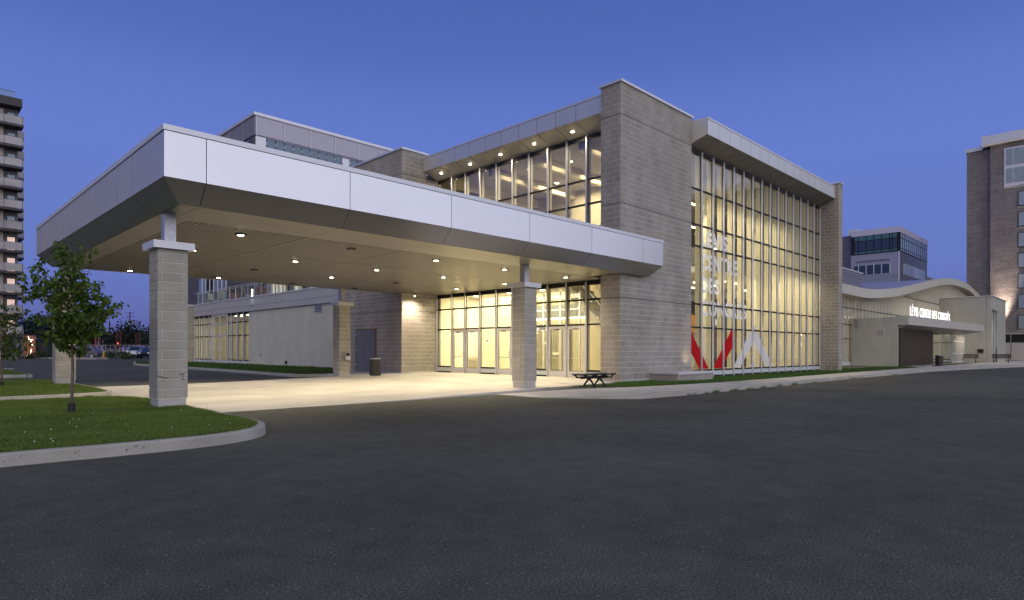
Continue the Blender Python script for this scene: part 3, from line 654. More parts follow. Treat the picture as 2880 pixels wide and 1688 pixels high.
# columns
cb = Blocks(M['block_col'])
for cx, cy in ((3.9, 14.1), (14.68, 14.1), (4.02, 25.72), (14.72, 25.95)):
    w = .58; g0 = .12 if cx < 10 else 0
    c = MB().box(cx+.012, cx+w-.012, cy+.012, cy+w-.012, .30, 3.40).build('column', M['mortar'], can)
    A = [.10, .48]; B = []
    for ax, fx, out, u0, qs in (('x', cy, -1, cx, ((A, B))), ('y', cx, -1, cy, (([.14]), ([.19]))), ('x', cy+w, 1, cx, ((A, B))), ('y', cx+w, 1, cy, (([.14]), ([.19])))):
        cb.face(c, ax, fx+(-out)*.007, out, u0, u0+w, .33, 3.40, quoin=qs)
    MB().box(cx+.025, cx+w-.025, cy+.025, cy+w-.025, -.05, .33).build('column_base', M['base_conc'], c)
    MB().box(cx-.1, cx+w+.1, cy-.1, cy+w+.1, 3.405, 3.555).build('column_cap', M['light_metal'], c)
    m_ = .11; MB().box(cx+w/2-m_, cx+w/2+m_, cy+w/2-m_, cy+w/2+m_, 3.555, ZS+.04).build('steel_post', M['galv'], c)
    if (cx, cy) == (3.9, 14.1):
        kk = MB()
        for pts2 in ([(.0, .80), (.04, .775), (.10, .77), (.14, .755), (.19, .745), (.21, .75)], [(.10, .77), (.12, .72), (.09, .69), (.11, .66)], [(.56, .88), (.50, .83), (.46, .80), (.50, .76), (.49, .72), (.53, .69)], [(.50, .83), (.44, .84), (.40, .80)], [(.49, .72), (.44, .70)], [(.30, .55), (.30, .36)]):
            for (a, z), (b, z2) in zip(pts2, pts2[1:]): w_ = random.uniform(.004, .012); kk.quad((cx+a, cy-.0025, z-w_), (cx+b, cy-.0025, z2-w_*.6), (cx+b, cy-.0025, z2+w_*.6), (cx+a, cy-.0025, z+w_))
        kk.build('crack', M['black'], c)
cb.finish(300)

# ================================================================== MAIN BUILDING
mb_ = thing('convention_centre', 'beige stone block building with tall stone tower and tall lit glass walls', 'building', (24, 18, 0))
bl = Blocks(M['block']); JT = (3.31, 6.82, 10.12)
GX, GY = 20.3, 13.7
tw = MB(); tw.box(19.2, 24.38, 13.53, 14.44, .0, 11.29); tw.box(20.9, 24.38, 14.44, 15.6, 0, 11.2); tw.box(19.9, 24.38, 14.2, 14.46, 0, 11.2); tower = tw.build('tower_wall', M['mortar'], mb_)
bl.face(tower, 'x', 13.53, -1, 19.2, 24.38, .24, 11.27, first=.26, joints=JT)
bl.face(tower, 'y', 19.2, -1, 13.53, 14.44, .24, 11.27, first=.26, joints=JT, shift=-.1)
cube('base_flashing', (19.185, 24.39, 13.515, 14.45, .0, .235), M['base_conc'], mb_)
for z in JT: cube('control_joint', (19.195, 24.38, 13.519, 13.6, z-.009, z+.009), M['black'], mb_); cube('control_joint', (19.189, 19.3, 13.6, 14.44, z-.009, z+.009), M['black'], mb_)
for z in JT: cube('control_joint', (18.089, 18.2, 25.9, 31.4, z-.009, z+.009), M['black'], mb_); cube('control_joint', (18.1, 19.6 if z > 9 else 20.28, 25.839, 25.9, z-.009, z+.009), M['black'], mb_)
MB().box(19.13, 24.45, 13.46, 14.5, 11.29, 11.38).build('tower_coping', M['light_metal'], mb_)
ws = MB(); ws.box(18.1, 20.28, 25.85, 31.4, 0, 9.9); ws.box(18.1, 19.6, 25.85, 31.4, 9.9, 11.33); wall = ws.build('corner_wall', M['mortar'], mb_)
bl.face(wall, 'x', 25.85, -1, 18.1, 20.3, .25, 4.17, first=.3, joints=JT); bl.face(wall, 'x', 25.85, -1, 18.1, 20.29, 5.3, 10.12, joints=JT); bl.face(wall, 'x', 25.85, -1, 18.1, 19.6, 10.12, 11.31)
bl.face(wall, 'y', 18.1, -1, 25.85, 31.4, .25, 4.6, first=.3, joints=JT, holes=[(28.1, 30.12, .1, 2.46)]); bl.face(wall, 'y', 18.1, -1, 25.85, 31.4, 4.6, 11.31, joints=JT)
MB().box(18.03, 19.67, 25.78, 31.47, 11.33, 11.42).build('wall_coping', M['light_metal'], mb_)
MB().box(18.085, 18.6, 25.835, 31.4, 0, .245).build('base_flashing', M['base_conc'], mb_)
pr = MB().box(40.12, 40.72, 12.6, 14.4, 0, 11.33); pier = pr.build('end_pier', M['mortar'], mb_)
bl.face(pier, 'x', 12.6, -1, 40.12, 40.72, .2, 11.3, first=.3, joints=JT); bl.face(pier, 'y', 40.12, -1, 12.6, 13.68, .2, 11.3, first=.3, joints=JT)
bl.face(pier, 'y', 40.72, 1, 12.6, 14.4, .2, 11.3, first=.3, joints=JT)
MB().box(40.05, 40.79, 12.53, 14.5, 11.33, 11.41).build('pier_coping', M['light_metal'], mb_)
bl.finish(300)
cube('pier_rear_wall', (40.14, 40.7, 14.4, 16.0, 0, 10.3), M['cream2'], mb_)
# service door in the side wall
dr = MB().box(18.06, 18.14, 28.1, 30.12, .22, 2.46).build('service_door', M['bronze'], mb_, label='grey metal double door with a bronze frame')
cube('door_leaf', (18.04, 18.09, 28.17, 29.05, .24, 2.40), M['door_grey'], dr); cube('door_leaf', (18.04, 18.09, 29.07, 30.0, .24, 2.40), M['door_grey'], dr)
for z in (.5, 1.3, 2.1): cube('hinge', (18.03, 18.05, 30.0, 30.03, z, z+.12), M['light_metal'], dr)
# fascias over the glass
def fascia(axis, face, gl, ends, joints, z0=10.45, z1=11.10, zt=11.18, zi=10.12, box_end=None):
    """axis 'y': panels run along y on plane x=face; axis 'x': run along x on plane y=face"""
    js = [ends[0]] + joints + [ends[1]]
    def P(u, o_, z): return (o_, u, z) if axis == 'y' else (u, o_, z)
    for a, b in zip(js, js[1:]):
        a2, b2 = a+.011, b-.011
        MB().hexa([P(a2, face, z0), P(b2, face, z0), P(b2, face+.03, z0), P(a2, face+.03, z0), P(a2, face, z1), P(b2, face, z1), P(b2, face+.03, z1), P(a2, face+.03, z1)]).build('fascia_panel', M['alu_greyed'], mb_, fix=True)
        MB().hexa([P(a2, gl-.02, zi), P(b2, gl-.02, zi), P(b2, gl-.02, zi+.04), P(a2, gl-.02, zi+.04), P(a2, face, z0-.004), P(b2, face, z0-.004), P(b2, face+.03, z0+.02), P(a2, face+.03, z0+.02)]).build('soffit_panel', M['alu_greyed'] if axis == 'y' else M['alu_shaded'], mb_, fix=True)
    a, b = ends
    MB().hexa([P(a, gl, zi+.05), P(b, gl, zi+.05), P(b, gl+.3, zi+.05), P(a, gl+.3, zi+.05), P(a, face+.035, z0+.03), P(b, face+.035, z0+.03), P(b, gl+.3, z0+.03), P(a, gl+.3, z0+.03)]).build('fascia_backing', M['black'], mb_, fix=True)
    MB().hexa([P(a, face+.03, z0+.03), P(b, face+.03, z0+.03), P(b, gl+.3, z0+.03), P(a, gl+.3, z0+.03), P(a, face+.03, z1), P(b, face+.03, z1), P(b, gl+.3, z1), P(a, gl+.3, z1)]).build('fascia_core', M['black'], mb_, fix=True)
    MB().hexa([P(a, face-.02, z1+.004), P(b, face-.02, z1+.004), P(b, gl+.3, z1+.004), P(a, gl+.3, z1+.004), P(a, face-.02, zt), P(b, face-.02, zt), P(b, gl+.3, zt), P(a, gl+.3, zt)]).build('coping', M['light_metal'], mb_, fix=True)
fascia('y', 19.37, GX, (14.45, 25.84), [15.81, 16.87, 17.92, 19.0, 20.07, 21.14, 22.24, 23.31, 24.37])
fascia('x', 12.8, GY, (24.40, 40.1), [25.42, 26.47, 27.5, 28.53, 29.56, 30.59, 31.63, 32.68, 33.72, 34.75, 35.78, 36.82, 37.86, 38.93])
MB().quad((24.39, 12.8, 10.45), (24.39, 13.53, 10.2), (24.39, 13.53, 11.1), (24.39, 12.8, 11.1)).quad((24.37, 12.8, 10.45), (24.37, 12.8, 11.1), (24.37, 13.53, 11.1), (24.37, 13.53, 10.2)).build('fascia_end', M['alu_greyed'], mb_)
# spotlights in the upper soffit
sl = MB().lathe([(.05, .02), (.055, -.02), (0, -.03)], 10).mesh('lens', M['lamp'])
for y in (24.9, 22.7, 20.6, 18.5, 16.35):
    hmesh = MB().lathe([(.09, .06), (.1, -.005), (.07, -.01)], 12).mesh('soffit_spotlight', M['light_metal'])
    p = (19.82, y, 10.295); d = place('soffit_spotlight', hmesh, p, mb_); OFF[d.name] = Vector(p); place('lens', sl, (p[0], p[1], p[2]-.015), d, scale=(1.2, 1.2, 1.2))
    spot('soffit_beam', (19.80, y, 10.2), 130, (1.0, .82, .6), 160, 1, r=.05)
# curtain walls
def curtain(axis, plane, edges, zones, zhead, zbase, transoms, gl, sill=True, skip=(), zt0=None, fin=.24, parent=mb_, tw_=.065, inward=1, head=True, finmat=None, cap=M['light_metal'], finskip=False):
    z0, z1 = zones
    def B(u0, u1, o0, o1, za, zb):
        o0, o1 = plane+o0*inward, plane+o1*inward; o0, o1 = min(o0, o1), max(o0, o1)
        return (o0, o1, u0, u1, za, zb) if axis == 'y' else (u0, u1, o0, o1, za, zb)
    E_ = sorted(edges)
    for u in E_:
        cube('mullion', B(u-tw_/2, u+tw_/2, -.075, -.002, z0, z1), cap, parent)
        cube('mullion_frame', B(u-tw_/2-.012, u+tw_/2+.012, -.0, .035, z0, z1), M['black'], parent)
        if fin: cube('inner_fin', B(u-tw_/2, u+tw_/2, .037, fin, z0, z1), finmat or M['fin'], parent)
    for k, (a, b) in enumerate(zip(E_, E_[1:])):
        zs = [z for z in transoms if z0 < z < z1]; lo = z0
        if k in skip: zs = [z for z in zs if z > 2.3]; lo = 2.36
        if head: cube('head_frame', B(a+tw_/2+.014, b-tw_/2-.014, -.035, .05, z1-.16, z1), M['black'], parent)
        for z in zs: cube('transom', B(a+tw_/2+.014, b-tw_/2-.014, -.03, .05, z-.035, z+.035), M['black'], parent)
        base = lo
        if sill and k not in skip:
            cube('sill_frame', B(a+tw_/2+.014, b-tw_/2-.014, -.03, .05, zbase, zbase+.07), M['black'], parent)
            cube('spandrel', B(a+tw_/2+.014, b-tw_/2-.014, -.01, .03, zbase+.072, zbase+.27), M['spandrel'], parent)
            cube('sill_frame', B(a+tw_/2+.014, b-tw_/2-.014, -.03, .05, zbase+.272, zbase+.34), M['black'], parent); base = zbase+.34
        lv = [base] + zs + [z1-(.16 if head else 0)]
        for c, d_ in zip(lv, lv[1:]):
            cube('pane', B(a+tw_/2+.012, b-tw_/2-.012, .01, .018, c+.03, d_-.03 if d_ < z1-.2 else d_), gl, parent)
ent = [14.52, 14.95, 15.97, 17.03, 18.09, 19.22, 20.26, 21.33, 22.46, 23.56, 24.59, 25.80]
curtain('y', GX, ent, (.2, 4.17), 4.17, .2, [2.40, 3.42], M['glass'], skip=(2, 3, 5, 6, 8, 9), fin=.16)
# bays counted from the tower: 0 fixed, 1-2 doors, 3 fixed, 4-5 doors, 6 fixed, 7-8 doors, 9 fixed
for k in (2, 3, 5, 6, 8, 9):
    a, b = ent[k]+.047, ent[k+1]-.047; X0, X1 = GX-.03, GX+.02; z0, z1 = .215, 2.355; st = .115
    dm = MB(); dm.box(X0, X1, a, a+st, z0, z1); dm.box(X0, X1, b-st, b, z0, z1); dm.box(X0, X1, a+st, b-st, z1-.13, z1); dm.box(X0, X1, a+st, b-st, z0, z0+.25)
    d = dm.build('entrance_door', M['white_frame'], mb_)
    cube('door_gasket', (X0+.01, X1-.01, a+st, a+st+.012, z0+.25, z1-.13), M['black'], d); cube('door_gasket', (X0+.01, X1-.01, b-st-.012, b-st, z0+.25, z1-.13), M['black'], d)
    cube('door_gasket', (X0+.01, X1-.01, a+st+.013, b-st-.013, z0+.25, z0+.265), M['black'], d)
    cube('door_glass', (GX-.008, GX, a+st, b-st, z0+.25, z1-.13), M['glass'], d)
    cube('door_closer', (X0-.03, X0-.002, (a+b)/2-.14, (a+b)/2+.14, z1-.15, z1-.11), M['black'], d)
    hs = b-.06 if k in (2, 3) else a+.06
    sgn = 1 if hs < (a+b)/2 else -1
    MB().tube([(X0, hs, 1.02), (X0-.09, hs, 1.02), (X0-.09, hs+sgn*.02, 1.06), (X0-.09, hs+sgn*.02, 1.32), (X0-.09, hs, 1.36), (X0, hs, 1.36)], .014, 8).build('door_handle', M['light_metal'], d)
    cube('push_bar', (GX+.02, GX+.06, a+st, b-st, 1.0, 1.03), M['white_frame'], d)
    cube('door_lock', (X0-.015, X0-.002, hs-.025, hs+.025, .86, .92), M['galv'], d)
    for z in (.35, 1.25, 2.15): cube('hinge', (X0-.01, X0-.001, (b if sgn > 0 else a)-.015, (b if sgn > 0 else a)+.015, z, z+.09), M['light_metal'], d)
curtain('y', GX, ent, (5.0, 10.12), 10.12, 5.0, [6.35, 7.33, 8.33], M['glass_up'], sill=False, fin=.2)
cube('spandrel_band', (GX+.05, GX+.3, 14.9, 25.8, 4.18, 5.0), M['black'], mb_)
cwx = [24.41, 25.53, 26.58, 27.6, 28.63, 29.67, 30.72, 31.78, 32.82, 33.86, 34.9, 35.94, 37.0, 38.06, 39.1, 40.09]
curtain('x', GY, cwx, (.17, 10.12), 10.12, .17, [2.36, 3.39, 5.94, 6.87, 8.43], M['glass_cw'], fin=.27)
# cast lettering on the big glass wall
def text_mesh(s, bold=.0):
    c = bpy.data.curves.new('t', 'FONT'); c.body = s; c.size = 1; c.offset = bold; c.resolution_u = 4; c.extrude = .004
    o = bpy.data.objects.new('t', c); COL.objects.link(o); bpy.context.view_layer.update()
    me = bpy.data.meshes.new_from_object(o.evaluated_get(bpy.context.evaluated_depsgraph_get())); bpy.data.objects.remove(o); bpy.data.curves.remove(c); return me
GLY = {}
def glyph(ch, bold):
    if (ch, bold) in GLY: return GLY[ch, bold]
    me = text_mesh(ch, bold); v = np.empty(len(me.vertices)*3); me.vertices.foreach_get('co', v); v = v.reshape(-1, 3)
    GLY[ch, bold] = (v, [tuple(p.vertices) for p in me.polygons], v[:, 0].min(), v[:, 0].max()); bpy.data.meshes.remove(me); return GLY[ch, bold]
def letters(word, u0, u1, z0, cap, plane, mat, parent, axis='x', bold=.02, gap=.09, depth=.004, one=None, flip=False):
    capref = glyph('E', bold)[0][:, 1].max(); tot = 0; xs_ = []
    for ch in word:
        if ch == ' ': tot += .42; xs_.append(None); continue
        v, f, a, b = glyph(ch, bold); xs_.append(tot-a); tot += (b-a)+gap
    tot -= gap; sx = (u1-u0)/tot; sz = cap/capref; allv = MB()
    for ch, x0 in zip(word, xs_):
        if x0 is None: continue
        v, f, a, b = glyph(ch, bold); out = MB()
        for q in v:
            uu = (q[0]+x0)*sx; u = u0+uu if not flip else u1-uu
            w = plane - (q[2]+.004)/.008*depth if axis == 'x' else plane - (q[2]+.004)/.008*depth
            out.v.append((u, w, z0+q[1]*sz) if axis == 'x' else (w, u, z0+q[1]*sz))
        out.f = list(f); out.r = [0]*len(f)
        if one: n0 = len(allv.v); allv.v += out.v; allv.f += [tuple(i+n0 for i in g_) for g_ in f]; allv.r += out.r
        else: out.build('letter', mat, parent)
    if one: return allv.build(one, mat, parent)
GP = GY-.004
letters('LÉVIS', 25.57, 28.06, 6.02, .66, GP, M['film_white'], mb_, bold=.035); letters('CENTRE', 25.57, 29.12, 4.98, .68, GP, M['film_white'], mb_, bold=.035)
letters('DES', 25.57, 27.22, 3.95, .66, GP, M['film_white'], mb_, bold=.035); letters('CONGRÈS', 25.57, 30.08, 2.92, .68, GP, M['film_white'], mb_, bold=.035)
def decal(name, pts, mat, z='x'): MB().prism(pts, GP-.004, GP, 'y').build(name, mat, mb_)
decal('emblem_stroke', [(24.42, 1.52), (24.42, 2.42), (26.26, .53), (25.42, .53)], M['film_red']); decal('emblem_stroke', [(26.66, .53), (27.5, .53), (28.57, 1.5), (28.57, 2.36), (28.5, 2.36)], M['film_red'])
decal('emblem_stroke', [(28.7, .53), (29.42, .53), (30.9, 1.80), (30.9, 2.66)], M['film_white']); decal('emblem_stroke', [(30.9, 2.66), (30.9, 1.80), (32.4, .53), (33.25, .53)], M['film_white'])
decal('emblem_stroke', [(30.5, .53), (31.3, .53), (30.9, .86)], M['film_white'])
letters('5750', 18.25, 18.62, 2.225, .1, GX-.004, M['black'], mb_, axis='y', one='house_number', bold=.02, flip=True)
cube('number_strip', (GX, GX+.006, 18.14, 18.85, 2.20, 2.36), M['film_white'], mb_)
nt_ = cube('door_notice', (GX-.004, GX+.002, 21.9, 22.05, 1.65, 1.95), M['film_white'], mb_); cube('door_notice', (GX-.006, GX-.004, 21.93, 22.02, 1.75, 1.84), M['vinyl_red'], mb_)
# planter box by the tower
pb = thing('stone_planter_box', 'low stone box with a metal top against the foot of the tower', 'planter', (22.6, 12.9, 0))
pk = Blocks(M['block']); pcore = MB().box(21.22, 24.0, 12.32, 13.50, 0, .42).build('box_wall', M['mortar'], pb)
pk.face(pcore, 'x', 12.32, -1, 21.22, 24.0, .12, .42, course=.3); pk.face(pcore, 'y', 21.22, -1, 12.32, 13.5, .12, .42, course=.3, length=1.2); pk.finish(50)
cube('box_cap', (21.17, 24.05, 12.27, 13.5, .425, .51), M['light_metal'], pb)
# uplights sunk in the cap wash the tower
spot('planter_uplight', (23.9, 13.2, .56), 25, (1, .8, .5), 120, 1, rot=(R(180), 0, 0), r=.04)

# ------------------------------------------------------------------ interiors of the main building
def inb(name, b, mat, **k): return cube(name, b, mat, mb_, **k)
inb('interior_floor', (20.36, 90, 13.72, 27.2, .02, .185), M['tile'])
inb('interior_wall', (20.36, 92, 27.0, 27.2, .19, 9.9), M['cream_dim']); inb('interior_wall', (40.13, 40.3, 17.61, 27, 6.0, 10.1), M['cream_dim']); inb('interior_wall', (20.36, 40.3, 27.0, 27.2, 9.9, 10.13), M['cream_dim'])
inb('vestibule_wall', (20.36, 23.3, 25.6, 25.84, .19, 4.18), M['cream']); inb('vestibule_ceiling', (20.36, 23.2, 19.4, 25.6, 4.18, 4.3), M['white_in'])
inb('interior_wall', (27, 32, 18.1, 27.0, .19, 10.1), M['cream2']); inb('shade_facing', (27.1, 32.05, 18.0, 18.09, .19, 10.1), M['grey_in'])  # dark sheet added over the core wall so it looks unlit
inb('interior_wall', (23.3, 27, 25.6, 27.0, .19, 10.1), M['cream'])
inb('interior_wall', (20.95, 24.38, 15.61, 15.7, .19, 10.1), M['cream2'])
inb('upper_floor', (20.36, 23.2, 14.6, 25.84, 5.05, 5.2), M['cream2'])
inb('mezzanine_slab', (24.2, 60, 17.2, 27, 5.62, 6.0), M['white_in']); inb('upper_ceiling', (20.36, 40.2, 13.76, 27.2, 10.14, 10.3), M['cream_dim'])
for x, y in ((22.2, 16.6), (22.4, 18.6), (22.0, 20.8), (22.3, 23.0), (24.8, 17.5), (24.8, 21.5), (22.1, 25.0)): inb('recessed_lamp', (x, x+.16, y, y+.16, 10.10, 10.135), M['lamp_strip'])
for y in (16.4, 19.2, 22.0, 24.8): inb('ceiling_beam', (20.6, 27, y, y+.25, 9.7, 10.13), M['cream2'])
inb('side_wall', (40.0, 40.12, 13.76, 17.6, .19, 10.12), M['cream3'])
inb('gallery_rail', (24.2, 40, 17.1, 17.18, 6.02, 6.95), M['grey_in'])
for x in (26.4, 29.4, 32.4, 35.4, 38.4):
    MB().lathe([(.19, .19), (.19, 10.12)], 16, (x, 15.6)).build('round_column', M['white_in'], mb_, smooth=False)
for x in (44, 50, 56, 62, 68, 74): MB().lathe([(.2, .19), (.2, 6)], 14, (x, 19.5)).build('round_column', M['white_in'], mb_)
# inner vestibule screen
for y in (18.7, 19.9, 21.0, 22.1, 23.2, 24.4, 25.5):
    inb('screen_post', (23.2, 23.28, y-.03, y+.03, .19, 4.17), M['white_frame'])
for z in (.3, 2.4, 3.3): inb('screen_rail', (23.2, 23.27, 18.7, 25.5, z, z+.05), M['white_frame'])
inb('screen_glass', (23.23, 23.24, 18.7, 25.5, .3, 4.1), M['glass'])
inb('heater_cabinet', (22.0, 22.5, 24.5, 25.6, .19, .95), M['white_in']); 
for k in range(6): inb('grille_slat', (21.985, 22.0, 24.6, 25.5, .3+.09*k, .35+.09*k), M['cream2'])
# wood slat screen in the lobby
for k in range(28): inb('timber_slat', (26.86, 26.95, 22.3+k*.115, 22.35+k*.115, .3, 2.6), M['cream2'])
for k in range(16): inb('slat_tag', (26.84, 26.86, 22.3+(k*7 % 27)*.115, 22.40+(k*7 % 27)*.115, .5+(k % 4)*.6, .62+(k % 4)*.6), M['white_in'])
inb('cove_light', (26.7, 26.85, 18.3, 25.5, 3.1, 3.16), M['lamp_strip'])
inb('lobby_bulkhead', (26.5, 27.0, 18.0, 25.6, 3.2, 3.9), M['grey_in'])
# staircase: two flights rising away to the left
st = MB(); 
def flight(x0, x1, ya, za, yb, zb_, n):
    dy, dz = (yb-ya)/n, (zb_-za)/n
    for k in range(n):
        cube('stair_tread', (x0+.06, x1-.06, ya+dy*k, ya+dy*(k+1)+.04, za+dz*(k+1)-.05, za+dz*(k+1)), M['grey_in'], mb_); cube('stair_riser', (x0+.06, x1-.06, ya+dy*k, ya+dy*k+.02, za+dz*k, za+dz*(k+1)-.05), M['cream2'], mb_)
    for xx in (x0, x1-.08):
        MB().prism([(ya-.1, za-.38), (ya-.1, za+.14), (yb, zb_+.14), (yb, zb_-.38)], xx, xx+.07, 'x').build('stair_stringer', M['stair_grey'], mb_)
flight(24.3, 25.9, 16.0, .35, 21.6, 5.7, 16)
# rails on the stair
MB().tube([(24.34, 16.0, 1.3), (24.34, 21.6, 6.65)], .022, 6).build('stair_rail', M['light_metal'], mb_)
# rows of linear ceiling lamps
strip_pts = []
for j, y in enumerate((17.9, 19.5, 21.2, 23.0, 24.8)):
    for i in range(12): strip_pts.append((33.2+i*2.3, y, 5.55))
for x, y, z in strip_pts: inb('linear_lamp', (x, x+.95, y, y+.07, z, z+.05), M['lamp_strip'])
for x, y in ((30.5, 16.4), (32.6, 17.4), (30.0, 18.9-2), (33.4, 19.5), (35.5, 21.3), (38, 20.2), (31, 23)):
    if not (27 < x < 32 and y > 18): inb('linear_lamp', (x, x+1.0, y, y+.08, 9.2, 9.26), M['lamp_strip'])
for x, y in ((28.3, 16.0), (30.8, 16.8), (33.4, 17.6), (36, 18.4), (30, 17.4)): inb('linear_lamp', (x, x+1.0, y, y+.08, 7.6, 7.66), M['lamp_strip'])
# entrance downlights inside
for y in (19.8, 22, 24.5): inb('recessed_lamp', (21.8, 21.95, y, y+.15, 4.16, 4.178), M['lamp_soft'])
# bar at the back
inb('bar_panel', (38.3, 42.0, 22.0, 22.2, 2.6, 3.85), material('orange_panel', (.85, .36, .07), .5)); inb('bar_panel', (42.1, 48.5, 22.1, 22.3, 1.4, 3.0), M['bronze']); inb('bar_bulkhead', (42.05, 49, 21.9, 22.3, 3.0, 3.95), M['grey_in'])
inb('back_shelf', (38.3, 42.0, 22.6, 22.7, .19, 2.6), M['white_in'])
for z in (1.2, 1.65, 2.1): inb('shelf_board', (38.3, 42.0, 22.3, 22.6, z, z+.04), M['white_in'])
inb('bar_counter', (42.2, 48, 20.6, 21.2, .19, 1.3), M['black']); inb('bar_top', (42.1, 48.1, 20.5, 21.3, 1.3, 1.35), M['white_in'])
letters('10', 42.95, 43.5, 3.2, .5, 21.88, M['sign_lit'], mb_, one='lit_number', bold=.0)
letters('ATION', 40.5, 41.6, 3.35, .24, 21.98, M['grey_in'], mb_, one='panel_lettering', bold=0); letters('CHAT', 40.7, 41.6, 3.0, .24, 21.98, M['grey_in'], mb_, one='panel_lettering', bold=0)
# wall text and screens on the side wall
letters('CENTRE DES CONGRÈS', 14.4, 17.3, 3.55, .17, 39.99, M['black'], mb_, axis='y', one='wall_lettering', bold=0, flip=True)
letters('LÉVIS', 14.9, 16.9, 3.85, .14, 39.99, M['grey_in'], mb_, axis='y', one='wall_lettering', bold=0, flip=True)
for y0, y1 in ((14.7, 15.35), (15.5, 16.1), (16.3, 16.9)): inb('wall_screen', (39.9, 39.98, y0, y1, 1.85, 3.25), M['black'])
for y in (14.55, 17.15): inb('sconce', (39.85, 39.98, y, y+.25, 2.3, 2.36), M['lamp_strip']); 
for (y, z) in ((16.0, 1.25), (15.85, 1.75), (14.6, 1.6)): inb('lit_display', (39.6, 39.9, y, y+.3, z, z+.3), M['sign_lit'])
WARM = (1.0, .80, .50)
area('vestibule_lamp', (21.9, 21.5, 4.1), 2.0, 620, WARM, sy=7)
area('stair_lamp', (25.2, 19, 9.9), 2.5, 850, WARM, sy=6)
area('lobby_lamp', (24.9, 23.5, 5.5), 2.5, 520, WARM, sy=3)
area('fin_fill', (30, 14.75, 8.2), 9, 260, WARM, sy=.8); area('fin_fill', (36.0, 14.75, 5.6), 7, 240, WARM, sy=.8); area('upper_atrium_lamp', (32, 19, 9.9), 10, 60, WARM, sy=3)  # narrow area lights added close to the glass to brighten the fins
area('fin_fill_low', (30, 14.9, 5.0), 8, 170, WARM, sy=.8)  # lower fill light added by the glass, also for the fins
for x in (36.5, 44, 52, 60): area('hall_lamp', (x, 21.5, 5.4), 5, 130, WARM, sy=7)
for x in (67, 75, 83): area('hall_lamp', (x, 21.5, 6.6), 5, 800, WARM, sy=7)
area('low_fill_lamp', (33, 16.2, 3.2), 10, 150, WARM, sy=1.0) if False else None
area('upper_lamp', (22.0, 20, 9.9), 1.5, 290, WARM, sy=8)
spot('sconce_light', (39.7, 14.7, 2.4), 30, WARM, 150, 1, rot=(R(180), 0, 0)); spot('sconce_light', (39.7, 17.2, 2.4), 30, WARM, 150, 1, rot=(R(180), 0, 0))
# roof and hidden outer shell
inb('roof', (20.3, 40.7, 14.0, 31.4, 10.32, 10.6), M['grey_in']); inb('rear_wall', (20.36, 92, 27.25, 27.4, 0, 9.95), M['wing_panel'])

# ================================================================== LEFT WING WITH ROOF TERRACE
wg = thing('panelled_wing', 'low wing of pale vertical panels with a roof terrace behind the canopy', 'building', (22, 45, 0))
cube('wing_core', (18.75, 29.0, 31.45, 45.4, 0, 5.0), M['grey_in'], wg)
wpn = MB().box(18.66, 18.75, 31.45, 45.5, .0, 4.13).build('panel_wall', M['mortar'], wg)
wb = Blocks(M['wing_panel']); Yv = 31.45; k = 0
while Yv < 45.48:
    y2 = min(Yv+.37, 45.5); z = .2-(k*.37) % .75
    while z < 4.13:
        za, zb2 = max(z, .02), min(z+.75, 4.125)
        if zb2-za > .05: wb.items.append((wpn, 'y', 18.655-.003*((k*7+int(z*5)) % 3), -1, Yv+.004, y2-.004, za+.003, zb2-.003))
        z += .75
    Yv = y2; k += 1
wb.finish(300, 'wall_panel')
for row, (za, zb2, sh) in enumerate(((4.14, 4.51, .12), (4.525, 5.08, 0))):
    y = 33.13-1.13*2+sh
    while y < 57.1:
        a, b = max(y, 31.45), min(y+1.13, 57.1)
        if b-a > .05: cube('fascia_panel', (18.52, 18.60, a+.007, b-.007, za, zb2), M['wing_fascia'], wg)
        y += 1.13
cube('fascia_backing', (18.605, 18.7, 31.45, 57.1, 4.13, 5.06), M['black'], wg); cube('terrace_edge', (18.48, 18.9, 31.45, 57.1, 5.085, 5.14), M['light_metal'], wg)
cube('terrace_floor', (18.9, 29.1, 31.45, 70, 5.0, 5.12), M['base_conc'], wg)
wm = [45.55, 46.67, 47.79, 48.9, 49.66, 51.24+.0, 52.91, 53.59, 54.65, 55.75, 56.9]
def wing_bay():
    E_ = [45.55, 46.67, 47.79, 48.9, 49.66]; curtain('y', 18.66, E_, (.22, 4.12), 4.12, .26, [2.42, 3.42], M['glass'], fin=.2, parent=wg)
    E_ = [52.91, 53.59, 54.65, 55.75, 56.9]; curtain('y', 18.66, E_, (.22, 4.12), 4.12, .26, [2.42, 3.42], M['glass'], fin=.2, parent=wg)
    a, b = 49.72, 52.86; d = MB()
    for y in (a, (a+b)/2-.06, b-.12): d.box(18.6, 18.68, y, y+.12, .25, 4.1)
    for z in (.25, 2.38, 3.3, 3.98): d.box(18.605, 18.675, a+.12, b-.12, z, z+(.30 if z < .3 else .12))
    d = d.build('tall_glass_door', M['white_frame'], wg); cube('door_glass', (18.64, 18.65, a+.1, b-.1, .5, 4.0), M['glass'], d); cube('push_bar', (18.6, 18.62, a+.12, b-.12, 1.2, 1.23), M['light_metal'], d)
    for s_ in (-.1, .1): MB().tube([(18.58, (a+b)/2+s_, 1.2), (18.53, (a+b)/2+s_, 1.2), (18.53, (a+b)/2+s_, 1.55), (18.58, (a+b)/2+s_, 1.55)], .015, 6).build('door_handle', M['light_metal'], d)
wing_bay()
cube('interior_floor', (18.75, 29, 45.4, 57, .1, .26), M['tile'], wg); cube('interior_wall', (28.8, 29, 45.4, 57, .26, 4.9), M['cream2'], wg); cube('interior_wall', (18.8, 28.8, 56.95, 57.1, .26, 4.9), M['cream2'], wg)
